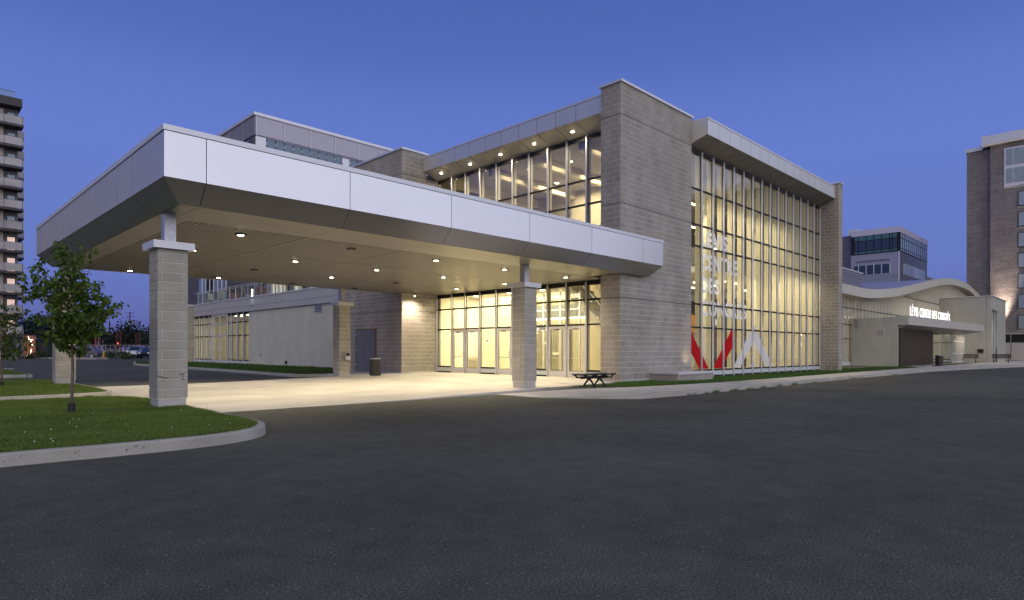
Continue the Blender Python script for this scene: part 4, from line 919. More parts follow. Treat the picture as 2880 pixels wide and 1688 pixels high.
cube('interior_ceiling', (18.75, 29, 45.4, 57.1, 4.3, 4.98), M['white_in'], wg); cube('partition', (22.4, 22.5, 46.5, 50, .26, 4.2), M['cream2'], wg); cube('orange_banner', (24.5, 24.55, 47.5, 48.6, 1.6, 4.1), material('banner', (.7, .3, .15), .6), wg)
for i in range(3):
    for j in range(4): cube('linear_lamp', (20.5+i*2.6, 21.9+i*2.6, 46.8+j*2.6, 46.9+j*2.6, 4.2, 4.25), M['lamp_strip'], wg)
area('wing_lamp', (23.5, 51, 4.15), 6, 300, (1.0, .88, .62), sy=9)
cube('louvre_frame', (18.61, 18.65, 34.8, 35.8, 3.62, 4.10), M['light_metal'], wg)
for k in range(5): cube('louvre_slat', (18.595, 18.61, 34.86, 35.74, 3.68+k*.085, 3.70+k*.085+.02), M['black'], wg)
cube('wall_hydrant', (18.56, 18.64, 39.55, 39.7, .42, .62), M['black'], wg); cube('wall_tap', (18.58, 18.64, 43.55, 43.62, .95, 1.08), M['galv'], wg); cube('wall_camera', (18.35, 18.52, 44.55, 44.85, 4.55, 4.98), M['light_metal'], wg)
pr2 = MB().box(17.97, 18.95, 56.97, 58.2, 0, 5.05).build('end_pier', M['mortar'], wg); wp = Blocks(M['block'])
wp.face(pr2, 'x', 56.97, -1, 17.97, 18.65, .2, 5.04); wp.face(pr2, 'y', 17.97, -1, 56.97, 58.2, .2, 5.04); wp.finish(60)
cube('pier_cap', (17.87, 19.0, 56.87, 58.3, 5.055, 5.16), M['light_metal'], wg)
rl = MB(); rl.tube([(18.72, 31.5, 6.17), (18.72, 57.2, 6.17)], .028, 6); rl.tube([(18.76, 31.5, 6.05), (18.76, 57.2, 6.05)], .02, 6); rl.tube([(18.76, 31.5, 5.22), (18.76, 57.2, 5.22)], .02, 6); rl.build('terrace_rail', M['light_metal'], wg)
y = 32.4
while y < 57.4:
    cube('rail_post', (18.74, 18.80, y-.025, y+.025, 5.14, 6.15), M['galv'], wg); 
    if y+1.15 < 57.4: cube('rail_glass', (18.765, 18.775, y+.04, y+1.11, 5.25, 6.02), M['glass_rail'], wg)
    y += 1.15
# lit rooms behind the terrace
cube('terrace_room', (25.6, 29, 45, 58, 5.12, 9.0), M['cream2'], wg)
for k in range(9):
    cube('room_mullion', (25.40, 25.46, 45.2+k*1.5, 45.3+k*1.5, 5.12, 8.8), M['light_metal'], wg)
for k in range(8): cube('lit_window', (25.5, 25.52, 45.35+k*1.5, 46.65+k*1.5, 5.2, 8.0), M['glass_dark'] if k in (3, 5) else emis('lit_pane_%d' % k, (1.0, .84, .52), .9) if k < 1 else bpy.data.materials['lit_pane_0'], wg)
# terrace pots and chairs
def leaves_cloud(name, centers, n, size, mat, parent=None, kind=None, label=None, flat=.6):
    V = np.empty((n, 4, 3)); C = np.array([c[:3] for c in centers]); Rr = np.array([c[3:6] for c in centers]); w = Rr.prod(1)**(2/3); idx = rng.choice(len(centers), n, p=w/w.sum())
    d = rng.normal(size=(n, 3)); d /= np.linalg.norm(d, axis=1)[:, None]; r_ = rng.random(n)**.4; P = C[idx]+d*Rr[idx]*r_[:, None]*(1+.12*rng.normal(size=(n, 1)))
    a = rng.normal(size=(n, 3)); a /= np.linalg.norm(a, axis=1)[:, None]; b = np.cross(a, rng.normal(size=(n, 3))); b /= np.linalg.norm(b, axis=1)[:, None]
    s_ = size*(.5+rng.random((n, 1))); V[:, 0] = P; V[:, 1] = P+a*s_*.5+b*s_*flat*.5; V[:, 2] = P+a*s_; V[:, 3] = P+a*s_*.5-b*s_*flat*.5
    Fq = np.arange(n*4).reshape(-1, 4); V = V.reshape(-1, 3) - np.array(off(parent))
    o = np_mesh(name, V, Fq, mat, rng.random(n), kind=None, parent=parent); 
    if kind: o['kind'] = kind
    if label: o['label'] = label
    return o
terra = material('terracotta', (.42, .14, .05), .7)
def pot(x, y, z, h, label):
    t = thing('potted_plant', label, 'plant', (x, y, z)); MB().lathe([(.25, z), (.36, z+h*.9), (.4, z+h), (.33, z+h)], 14, (x, y)).build('plant_pot', terra, t)
    mb = MB()
    for _ in range(46):
        a = random.random()*6.28; e = random.uniform(.25, 1.3); l_ = random.uniform(.6, 1.0); u = Vector((math.cos(a)*math.cos(e), math.sin(a)*math.cos(e), math.sin(e))); s_ = Vector((-math.sin(a), math.cos(a), 0))*.03; b = Vector((x, y, z+h))
        mb.quad(b-s_, b+s_, b+u*l_*.6+s_*1.2, b+u*l_*.6-s_*1.2); mb.quad(b+u*l_*.6-s_*1.2, b+u*l_*.6+s_*1.2, b+u*l_-Vector((0, 0, .12*l_)))
    mb.build('foliage', M['grass2'], t)
pot(19.6, 51.0, 5.12, .75, 'spiky plant in an orange pot on the roof terrace, nearer the far end'); pot(19.7, 46.0, 5.12, .85, 'spiky plant in an orange pot on the terrace beside the lit rooms')
def chair(x, y, z, rz, label, grp):
    t = thing('terrace_chair', label, 'chair', (x, y, z), rz, grp, False)
    MB().hexa([(-.28, -.25, .40), (.28, -.25, .40), (.25, .25, .38), (-.25, .25, .38), (-.3, -.27, .46), (.3, -.27, .46), (.27, .25, .44), (-.27, .25, .44)]).build('seat', M['cream'], t)
    MB().hexa([(-.25, .22, .40), (.25, .22, .40), (.25, .27, .40), (-.25, .27, .40), (-.3, .36, 1.0), (.3, .36, 1.0), (.3, .40, 1.0), (-.3, .40, 1.0)]).build('backrest', M['cream'], t)
    for sx in (-.22, .22):
        for sy in (-.2, .2): MB().tube([(sx, sy, .4), (sx*1.2, sy*1.3, 0)], .015, 6).build('leg', M['light_metal'], t)
chair(19.7, 55.6, 5.12, .5, 'pale chair on the terrace at the far left end of the glass rail', 'terrace chairs'); chair(19.6, 53.3, 5.12, 2.4, 'pale chair on the terrace between the rail end and the first orange pot', 'terrace chairs'); chair(19.7, 48.3, 5.12, 1.2, 'pale chair on the terrace between the two orange pots', 'terrace chairs')
tt = thing('terrace_lantern', 'small glowing white post lamp on the roof terrace behind the glass rail', 'lamp', (19.5, 47.2, 5.12)); MB().lathe([(.05, 5.12), (.05, 5.9)], 8, (19.5, 47.2)).build('lamp_tube', M['lamp_soft'], tt); MB().lathe([(.18, 5.9), (.18, 5.94)], 10, (19.5, 47.2)).build('lamp_cap', M['light_metal'], tt)

# ================================================================== REAR HOTEL BLOCK (above the canopy)
rb = thing('rear_tower_block', 'lilac grey clad block with a louvred top rising behind the canopy', 'building', (45, 80, 0))
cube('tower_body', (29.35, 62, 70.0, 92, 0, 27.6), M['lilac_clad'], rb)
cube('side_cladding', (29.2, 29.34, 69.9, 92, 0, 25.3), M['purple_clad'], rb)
rs_ = MB(); 
for k in range(146): rs_.box(29.14, 29.19, 70.0+k*.15, 70.06+k*.15, 5, 25.2)
rs_.build('cladding_ribs', M['purple_clad'], rb, kind='stuff')
ls = MB()
for k in range(18):
    z = 25.5+k*.125; ls.hexa([(29.25, 69.86, z), (62, 69.86, z), (62, 69.97, z+.02), (29.25, 69.97, z+.02), (29.25, 69.86, z+.085), (62, 69.86, z+.085), (62, 69.97, z+.10), (29.25, 69.97, z+.10)]); ls.box(29.1, 29.3, 69.9, 92, z, z+.05)
M['louvre'] = material('louvre', (.60, .56, .64), .45, .3)
ls.build('louvre_slats', M['louvre'], rb, kind='stuff')
for x in (29.2, 32.5, 35.7, 38.95, 42.2, 45.4, 48.6): cube('louvre_post', (x, x+.09, 69.78, 69.85, 25.35, 27.65), M['louvre'], rb)
for y in (73, 77, 81.5): cube('louvre_post', (29.0, 29.09, y, y+.09, 25.35, 27.65), M['lilac_clad'], rb)
MB().box(28.95, 62, 69.72, 92, 27.62, 27.95).build('parapet_cap', M['light_metal'], rb)
cube('corner_panel', (29.2, 30.35, 69.8, 69.98, 18, 25.28), M['light_metal'], rb)
M['win_blue'] = material('win_blue', (.05, .10, .16), .08, spec=1.0); M['win_pale2'] = material('win_pale2', (.20, .26, .38), .12, spec=.8); M['win_dark'] = material('win_dark', (.02, .03, .05), .06, spec=1.0)
for k in range(28):
    x = 30.42+k*1.06
    wn = MB().box(x, x+1.04, 69.86, 69.98, 20.5, 25.28).build('window', M['black'], rb)
    cube('pane', (x+.04, x+1.0, 69.83, 69.85, 20.6, 25.2), M['vinyl_white'] if k == 9 else M['win_blue'], wn)  # one pane is plain white to stand for a lit window
    for z in (24.6, 23.0): cube('clip', (x-.02, x+.04, 69.80, 69.83, z, z+.28), M['vinyl_white'], wn)
for k in range(7):
    y = 78+k*1.35; cube('terrace_window', (29.08, 29.13, y, y+1.28, 5.2, 10.6), M['black'] if k in (3, 4) else M['win_pale2'], rb); cube('window_mullion', (29.0, 29.1, y-.06, y+.02, 5.2, 10.6), M['vinyl_white'], rb)
cube('window_rail', (29.02, 29.07, 78, 87.4, 8.3, 8.42), M['grey_in'], rb)
for k in range(4): cube('side_window', (29.05, 29.12, 71.2+k*1.1, 72.2+k*1.1, 20.5, 25.2), M['win_blue'], rb)

# ================================================================== CURVED ROOF HALL AND FAR ENTRANCE
fh = thing('curved_roof_hall', 'pale hall with a wave shaped roof edge over tall lit glazing', 'building', (75, 18, 0))
cps = [(42, 6.3), (51.7, 6.24), (55, 6.28), (58.1, 6.46), (64, 7.0), (70.7, 7.88), (77.8, 8.84), (82.7, 9.4), (89.3, 9.82), (96.9, 9.74), (104.6, 8.85), (112, 7.4), (120, 6.2)]
wl = smooth_line(cps, 7); M['wave'] = material('wave_edge', (.50, .475, .42), .7, noise=(1, .05))
fm = MB(); 
for (a, za), (b, zb2) in zip(wl, wl[1:]):
    fm.hexa([(a, 15.1, za-.72), (b, 15.1, zb2-.72), (b, 15.5, zb2-.72), (a, 15.5, za-.72), (a, 15.1, za), (b, 15.1, zb2), (b, 15.5, zb2), (a, 15.5, za)])
fm.build('wave_fascia', M['wave'], fh)
rm = MB()
for (a, za), (b, zb2) in zip(wl, wl[1:]): rm.quad((a, 15.5, za-.05), (b, 15.5, zb2-.05), (b, 23, zb2+.12), (a, 23, za+.12)); rm.quad((a, 15.5, za-.5), (a, 30, za-.2), (b, 30, zb2-.2), (b, 15.5, zb2-.5))
rm.build('wave_roof', M['lilac_clad'], fh)
def wz(x):
    for (a, za), (b, zb2) in zip(wl, wl[1:]):
        if a <= x <= b: return za+(zb2-za)*(x-a)/(b-a)
    return 6
x = 50.9; k = 0
while x < 110:
    zt = wz(x)-.70; z0 = .2 if x < 54.2 or 65 < x < 84.4 else 3.0
    cube('mullion', (x-.04, x+.04, 15.90, 15.98, z0, zt), M['light_metal'], fh); cube('inner_fin', (x-.04, x+.04, 16.0, 16.24, z0, zt), M['fin'], fh)
    zt2 = min(wz(x+.95), wz(x))-.70; lv = [z0] + [z for z in (2.3, 3.42, 4.7, 6.62) if z0+.3 < z < zt2-.2]
    for a, b in zip(lv, lv[1:]+[zt2]): cube('pane', (x+.045, x+.905, 15.97, 15.98, a+.04, b-.04), M['glass'], fh)
    for z in lv[1:]: cube('transom', (x+.045, x+.905, 15.93, 16.0, z-.035, z+.035), M['black'], fh)
    if x < 54: cube('spandrel', (x+.045, x+.905, 15.94, 15.96, .25, .5), M['spandrel'], fh)
    x += .95; k += 1
for y in range(3):
    for i in range(14): cube('linear_lamp', (56+i*3.6, 56.9+i*3.6, 18.5+y*2.6, 18.6+y*2.6, 5.6+.2*y, 5.66+.2*y), M['lamp_strip'], fh)
for i in range(22): MB().lathe([(.05, 0), (.05, .22)], 6).mesh if False else cube('pendant_lamp', (60+i*1.7, 60.12+i*1.7, 17.6+(i*7 % 5)*.8, 17.75+(i*7 % 5)*.8, 4.2+(i*5 % 7)*.35, 4.6+(i*5 % 7)*.35), M['lamp_soft'], fh)
area('hall_wave_lamp', (92, 21.5, 7.5), 8, 800, WARM, sy=7)
M['hall_panel'] = material('hall_panel', (.40, .40, .36), .75, noise=(.8, .07), rnd=.04)
vb = MB().box(53.55, 64.6, 12.75, 15.85, 0, 3.90).build('vestibule', M['hall_panel'], fh)
hp = Blocks(M['hall_panel'])
Yv = 12.66; k = 0
hw = MB().box(53.46, 53.54, 12.66, 15.9, .1, 3.2).build('panel_wall', M['mortar'], fh)
while Yv < 15.85:
    y2 = min(Yv+.5, 15.88); z = .1-(k*.5) % 1.0
    while z < 3.9:
        za, zb2 = max(z, .1), min(z+1.0, 3.9)
        if zb2-za > .05: hp.items.append((hw, 'y', 53.45, -1, Yv+.008, y2-.008, za+.008, zb2-.008))
        z += 1.0
    Yv = y2; k += 1
# cube shaped block: left face and the framed front
cw_ = MB().box(84.6, 94.8, 11.65, 15.9, 0, 7.28).build('cube_block', M['hall_panel'], fh)
Yv = 11.62; k = 0
while Yv < 15.85:
    y2 = min(Yv+.62, 15.9); z = .2-(k*.45) % .9
    while z < 7.3:
        za, zb2 = max(z, .2), min(z+.9, 7.25)
        if zb2-za > .05: hp.items.append((cw_, 'y', 84.585, -1, Yv+.008, y2-.008, za+.008, zb2-.008))
        z += .9
    Yv = y2; k += 1
hp.finish(150, 'wall_panel')
cube('block_front', (84.6, 94.8, 11.2, 11.6, 5.9, 7.3), M['hall_panel'], fh); cube('block_front', (88.5, 94.8, 11.2, 11.6, 0, 5.88), M['hall_panel'], fh); cube('block_front', (84.57, 84.75, 11.2, 11.6, 0, 5.88), M['hall_panel'], fh)
cube('block_coping', (84.5, 94.9, 11.1, 16, 7.31, 7.4), M['light_metal'], fh)
for z0, z1 in ((.5, 2.2), (2.3, 3.8), (3.9, 5.8)): cube('slot_window', (84.8, 88.4, 11.52, 11.55, z0, z1), M['glass_dark'], fh)
for x in (84.8, 86.0, 87.2, 88.4): cube('slot_mullion', (x, x+.1, 11.42, 11.5, .3, 5.85), M['light_metal'], fh)
cube('slot_glow', (84.9, 88.3, 11.57, 11.62, .5, 5.8), emis('slot_glow', (.85, .9, .75), .5), fh)
# long flat entrance canopy
fc = MB(); A_ = [(53.5, 12.02), (77.0, 10.8), (84.5, 10.9), (84.5, 13.0), (64.6, 13.4), (53.5, 12.6)]
fc.prism([(53.5, 12.02), (77.0, 10.8), (77.0, 13.2), (53.5, 12.7)], 3.66, 3.95, 'z'); fc.build('entry_canopy', M['light_metal'], fh, fix=True)
M['corr'] = material('corr_metal', (.66, .63, .57), .38, .35, bump=(1.5, .3, .03))  # lightened base colour stands in for light reflected along the canopy edge
n_ = 60; xs2 = np.linspace(53.5, 77, n_)
f2 = MB()
for a, b in zip(xs2, xs2[1:]):
    f = lambda x: 12.0-(x-53.5)*1.2/23.5
    f2.hexa([(a+.01, f(a)-.02, 3.30), (b-.01, f(b)-.02, 3.30), (b-.01, f(b)+.03, 3.30), (a+.01, f(a)+.03, 3.30), (a+.01, f(a)-.03, 3.97), (b-.01, f(b)-.03, 3.97), (b-.01, f(b)+.02, 3.97), (a+.01, f(a)+.02, 3.97)])
f2.build('canopy_edge_panels', M['corr'], fh, kind='stuff')
cube('canopy_return', (53.46, 53.56, 12.0, 12.8, 3.30, 3.97), M['hall_panel'], fh)
MB().hexa([(53.6, 12.7, 3.0), (77, 12.7, 3.0), (77, 13.2, 3.0), (53.6, 13.2, 3.0), (53.6, 12.05, 3.31), (77, 10.85, 3.31), (77, 13.2, 3.65), (53.6, 13.2, 3.65)]).build('canopy_underside', M['soffit'], fh)
# ribbed dark wall and glazed lobby
cube('ribbed_wall', (53.9, 64.7, 12.66, 12.74, .2, 3.02), material('ribbed_metal', (.20, .17, .15), .38, .7), fh)
rw = [cube('metal_rib', (53.95+i*.36, 54.02+i*.36, 12.60, 12.655, .2, 3.02), bpy.data.materials['ribbed_metal'], fh) for i in range(30)]
cube('wall_end', (53.56, 53.88, 12.6, 12.7, .1, 3.3), M['black'], fh)
curtain('y', 75.3, [13.2, 14.0, 14.9, 15.8], (.2, 3.2), 3.2, .2, [2.2], M['glass'], fin=.1, parent=fh)
dd = MB()
for i in range(9): dd.box(75.4+i*.75, 75.52+i*.75, 13.1, 13.2, .2, 3.2)
for z in (.2, 1.05, 2.3, 3.1): dd.box(75.4, 81.5, 13.11, 13.19, z, z+.1)
dd = dd.build('glass_doors', M['white_frame'], fh); cube('door_glass', (75.5, 81.4, 13.15, 13.16, .3, 3.1), M['glass'], dd)
cube('lobby_wall', (64.8, 84, 15.85, 15.95, .2, 3.3), M['cream2'], fh)
cube('louvre_frame', (53.41, 53.44, 13.55, 14.15, 2.6, 3.05), M['light_metal'], fh)
for k in range(6): cube('louvre_slat', (53.395, 53.41, 13.6, 14.1, 2.64+k*.065, 2.67+k*.065), M['grey_in'], fh)
cube('wall_box', (84.4, 84.57, 11.9, 12.4, 1.2, 1.6), M['black'], fh); cube('down_pipe', (53.3, 53.4, 15.3, 15.4, 3.2, 4.1), M['galv'], fh)
area('far_canopy_lamp', (79, 12.4, 3.0), 5, 60, WARM, sy=.6); spot('far_corner_light', (86.5, 10.6, 5.6), 120, (.9, 1, .85), 120, 1)
# illuminated lettering on the far canopy
sg = thing('illuminated_sign', 'glowing white letters reading LÉVIS CENTRE DES CONGRÈS on the far entrance canopy', 'sign', (61, 12.2, 3.95))
letters('LÉVIS CENTRE DES CONGRÈS', 54.4, 68.4, 4.03, .70, 12.12, M['sign_lit'], sg, bold=.0, depth=.03, gap=.24)
cube('sign_rail', (54.3, 68.5, 12.05, 12.13, 3.96, 4.02), M['galv'], sg)

# lilac block behind the curved hall
lb = thing('lilac_corner_block', 'lilac clad block with a black framed glass top storey behind the curved roof', 'building', (108, 30, 0))
cube('block_body', (100.8, 117.2, 23.8, 30.0, 0, 15.45), M['lilac_clad'], lb); cube('glazed_storey', (100.8, 117.2, 23.8, 30.0, 15.45, 18.1), M['black'], lb); cube('parapet', (100.65, 117.3, 23.65, 29.9, 18.12, 18.95), M['louvre'], lb)
cube('purple_wing', (102, 117, 30.02, 46, 0, 18.6), M['purple_clad'], lb); cube('roof_stack', (100.9, 102, 29.2, 30.4, 18.4, 19.3), M['light_metal'], lb)
M['teal'] = material('teal_glass', (.05, .14, .13), .1, spec=1); M['win_pale'] = material('win_pale', (.16, .24, .30), .08, spec=1.0)
MB().box(100.70, 100.79, 23.75, 29.9, 15.46, 18.1).build('glass_band', M['black'], lb); MB().box(100.8, 117.2, 23.70, 23.79, 15.46, 18.1).build('glass_band', M['black'], lb)
ye = [23.95, 24.6, 24.95, 25.95, 26.95, 27.95, 28.95, 29.5]
for a, b in zip(ye, ye[1:]):
    for z0, z1, m_ in ((15.56, 15.84, 'teal'), (15.95, 17.3, 'win_dark'), (17.42, 18.04, 'teal')): cube('pane', (100.66, 100.69, a+.06, b-.06, z0, z1), M[m_], lb)
for i in range(14):
    x = 101.0+i*1.16
    for z0, z1 in ((15.56, 15.84), (15.95, 17.3), (17.42, 18.04)): cube('pane', (x+.22, x+.9, 23.66, 23.69, z0, z1), M['win_pale'], lb)
for a, b in zip([24.9, 25.95, 26.95, 27.95, 28.95], [25.95, 26.95, 27.95, 28.95, 29.6]): cube('window_pane', (100.75, 100.79, a+.05, b-.05, 12.5, 13.8), M['win_dark'], lb); cube('window_post', (100.7, 100.76, a-.05, a+.05, 12.4, 13.9), M['light_metal'], lb)
cube('recessed_band', (100.77, 100.795, 24.9, 29.3, 14.25, 14.5), M['purple_clad'], lb); cube('corner_trim', (100.7, 100.85, 23.7, 23.85, 9, 15.44), M['light_metal'], lb)
cube('side_cladding', (101.0, 117.2, 23.74, 23.79, 9, 15.44), M['side_blue'], lb)
for i in range(11): x = 103+i*1.15; cube('window_pane', (x+.1, x+1.0, 23.68, 23.73, 12.4, 13.9), M['win_pale'] if i > 4 else M['win_dark'], lb); cube('window_post', (x-.04, x+.05, 23.66, 23.73, 12.3, 14.0), M['light_metal'], lb)
rib = MB()
for k in range(20): rib.box(100.77, 100.798, 23.85, 30.0, 9+k*.29, 9.03+k*.29) if not 12.2 < 9+k*.29 < 14.6 else None
rib.build('cladding_seams', M['purple_clad'], lb, kind='stuff')
lv = thing('louvred_plant_room', 'long low louvred plant room on the roof behind the stone pier', 'roof structure', (55, 22, 0)); cube('plant_room', (42, 70.6, 20.0, 28, 5.0, 9.2), M['lilac_clad'], lv)
q = MB()
for k in range(12): q.hexa([(42, 19.92, 7.1+k*.17), (70.6, 19.92, 7.1+k*.17), (70.6, 20, 7.17+k*.17), (42, 20, 7.17+k*.17), (42, 19.92, 7.13+k*.17), (70.6, 19.92, 7.13+k*.17), (70.6, 20, 7.2+k*.17), (42, 20, 7.2+k*.17)])
q.build('louvre_slats', M['lilac_clad'], lv, kind='stuff'); cube('roof_cap', (41.9, 70.7, 19.85, 28, 9.21, 9.33), M['light_metal'], lv)
bb = thing('brick_block', 'distant reddish brown brick building just showing over the curved roof', 'building', (160, 35, 0)); brick = material('brick_far', (.22, .10, .08), .9); cube('brick_wall', (130, 175, 31, 50, 0, 16.5), brick, bb); cube('parapet_cap', (129.8, 175.2, 30.8, 50.2, 16.52, 16.9), M['purple_clad'], bb); cube('stair_head', (150, 190, 33, 50, 12, 15.5), brick, bb)

# ================================================================== HOTEL ON THE RIGHT
ht = thing('stone_hotel', 'tall dark stone clad hotel with curtained windows at the right edge', 'hotel', (118, 0, 0))
hb = MB().box(109.75, 124, -42, 14.7, 0, 30.2).build('hotel_wall', M['mortar'], ht); hb2 = MB().box(110.5, 124, 14.7, 17.5, 0, 30.0).build('hotel_wall', M['mortar'], ht)
hk = Blocks(M['block_hotel']); wins = [(9.9, 11.55, 23.2-2.82*k-1.85, 23.2-2.82*k) for k in range(7)]
hk.face(hb, 'y', 109.75, -1, 6.0, 14.7, 3.9, 30.2, course=.26, length=1.5, gap=.03, holes=[(h[0]-.1, h[1]+.1, h[2]-.1, h[3]+.1) for h in wins]+[(6, 13.2, 24.1, 29.4)], proud=.03)
hk.face(hb2, 'y', 110.5, -1, 14.75, 17.5, 3.9, 30.0, course=.26, length=1.2, gap=.03, proud=.03)
hk.face(hb2, 'x', 17.5, 1, 110.5, 112, 3.9, 30.0, course=.26, length=1.2, gap=.03, proud=.03)
hk.finish(0)
cube('plain_wall', (109.68, 109.74, -42, 5.98, 3.9, 30.2), M['block_hotel'], ht)
M['curtain_glass'] = material('curtain_glass', (.30, .35, .38), .12, spec=.9, streak=(9, .25))
for k in range(7):
    for yw in [9.9, 5.6, 1.6, -2.4, -6.4, -10.4, -14.4, -18.4, -22.4, -26.4, -30.4]:
        a, b, z0, z1 = yw, yw+1.65, 23.2-2.82*k-1.85, 23.2-2.82*k
        wn = MB().box(109.60, 109.80, a-.08, b+.08, z0-.08, z1+.08).build('window', M['black'], ht); cube('pane', (109.56, 109.59, a, b, z0, z1), M['curtain_glass'], wn)
tb = MB().box(109.62, 109.8, 6.5, 13.15, 24.15, 29.5).build('glazed_bay', M['light_metal'], ht)
for y0, y1 in ((12.2, 12.95), (10.6, 12.1), (9.0, 10.5), (7.4, 8.9)):
    for z0, z1 in ((27.1, 29.3), (24.6, 26.6)): cube('pane', (109.57, 109.61, y0, y1, z0, z1), M['curtain_glass'], tb)
cube('roof_edge', (108.9, 124, -42, 15.6, 30.25, 31.5), M['light_metal'], ht); cube('parapet_cap', (110.3, 124, 15.62, 17.7, 30.02, 30.5), M['light_metal'], ht)
cube('ground_storey', (109.6, 109.74, 4, 17.4, 0, 3.85), M['hall_panel'], ht)
for y0, y1 in ((14.0, 15.1), (12.45, 13.75), (10.7, 12.3)): cube('garage_door', (109.5, 109.59, y0, y1, .15, 2.5), M['wing_fascia'], ht); cube('transom_window', (109.5, 109.59, y0, y1, 2.6, 3.7), M['black'], ht)
cube('uplight_fixture', (109.3, 109.6, 12.95, 13.25, 5.0, 5.2), M['galv'], ht)
hu = spot('hotel_uplight', (109.2, 13.1, 5.3), 15000, (1.0, .80, .62), 46, 1, r=.35); hu.rotation_euler = Vector((.03, 0, 1)).to_track_quat('-Z', 'Y').to_euler()

# ================================================================== LEFT APARTMENT TOWER
def at(px, D_): r = (px-1440)/F_PX; return (.70711*D_*(1+r), .70711*D_*(1-r))
ap = thing('apartment_tower', 'tall apartment tower with stacked glass balconies at the left edge', 'building', (8, 114, 0))
cube('tower_wall', (-25, 13.05, 111.4, 128, 0, 34.9), material('apt_wall', (.20, .19, .20), .8), ap)
M['apt_white'] = material('apt_white', (.52, .44, .40), .8, noise=(.4, .05)); M['slab_dark'] = material('slab_dark', (.055, .05, .055), .7)
cube('white_panel', (9.0, 11.4, 110.9, 111.38, 0, 34.6), M['apt_white'], ap)
cube('roof_slab', (-25, 13.3, 109.4, 128, 34.9, 36.0), M['slab_dark'], ap); cube('roof_rail_glass', (-5, 12.6, 110.2, 110.24, 36.0, 37.0), M['glass_rail'], ap); MB().tube([(-5, 110.2, 37.05), (12.6, 110.2, 37.05)], .05, 4).build('roof_rail', M['galv'], ap)
M['apt_glow'] = emis('apt_glow', (1.0, .60, .42), .55)
for k in range(12):
    z = 32.1-2.9*k
    if z < 1: break
    cube('balcony_slab', (7.0, 13.45, 109.3, 111.38, z, z+.28), M['slab_dark'], ap); lowest = k > 9
    cube('balcony_glass', (7.0, 13.4, 109.32, 109.36, z+.35, z+1.35), M['balc_panel'], ap); cube('balcony_glass', (13.38, 13.42, 109.36, 111.3, z+.35, z+1.35), M['balc_panel'], ap)
    MB().tube([(7, 109.34, z+1.4), (13.4, 109.34, z+1.4), (13.4, 111.3, z+1.4)], .035, 4).build('balcony_rail', M['galv'], ap)
    for x in (9.2, 11.3, 13.3): cube('rail_post', (x, x+.05, 109.3, 109.33, z+.28, z+1.4), M['slab_dark'], ap)
    wn = MB().box(11.8, 12.8, 111.30, 111.42, z+.3, z+2.4).build('balcony_door', M['slab_dark'], ap); cube('pane', (11.88, 12.72, 111.26, 111.29, z+.35, z+2.3), M['apt_glow'] if k > 5 else M['win_pale'], wn)
    cube('rear_balcony_slab', (13.0, 14.25, 115.5, 118.5, z-.2, z+.08), M['slab_dark'], ap); cube('rear_balcony_glass', (13.0, 14.25, 115.45, 115.49, z+.1, z+1.1), M['balc_panel'], ap)
    cube('rear_balcony_wall', (13.1, 13.6, 116, 118.5, z+.1, z+2.5), M['apt_white'] , ap)

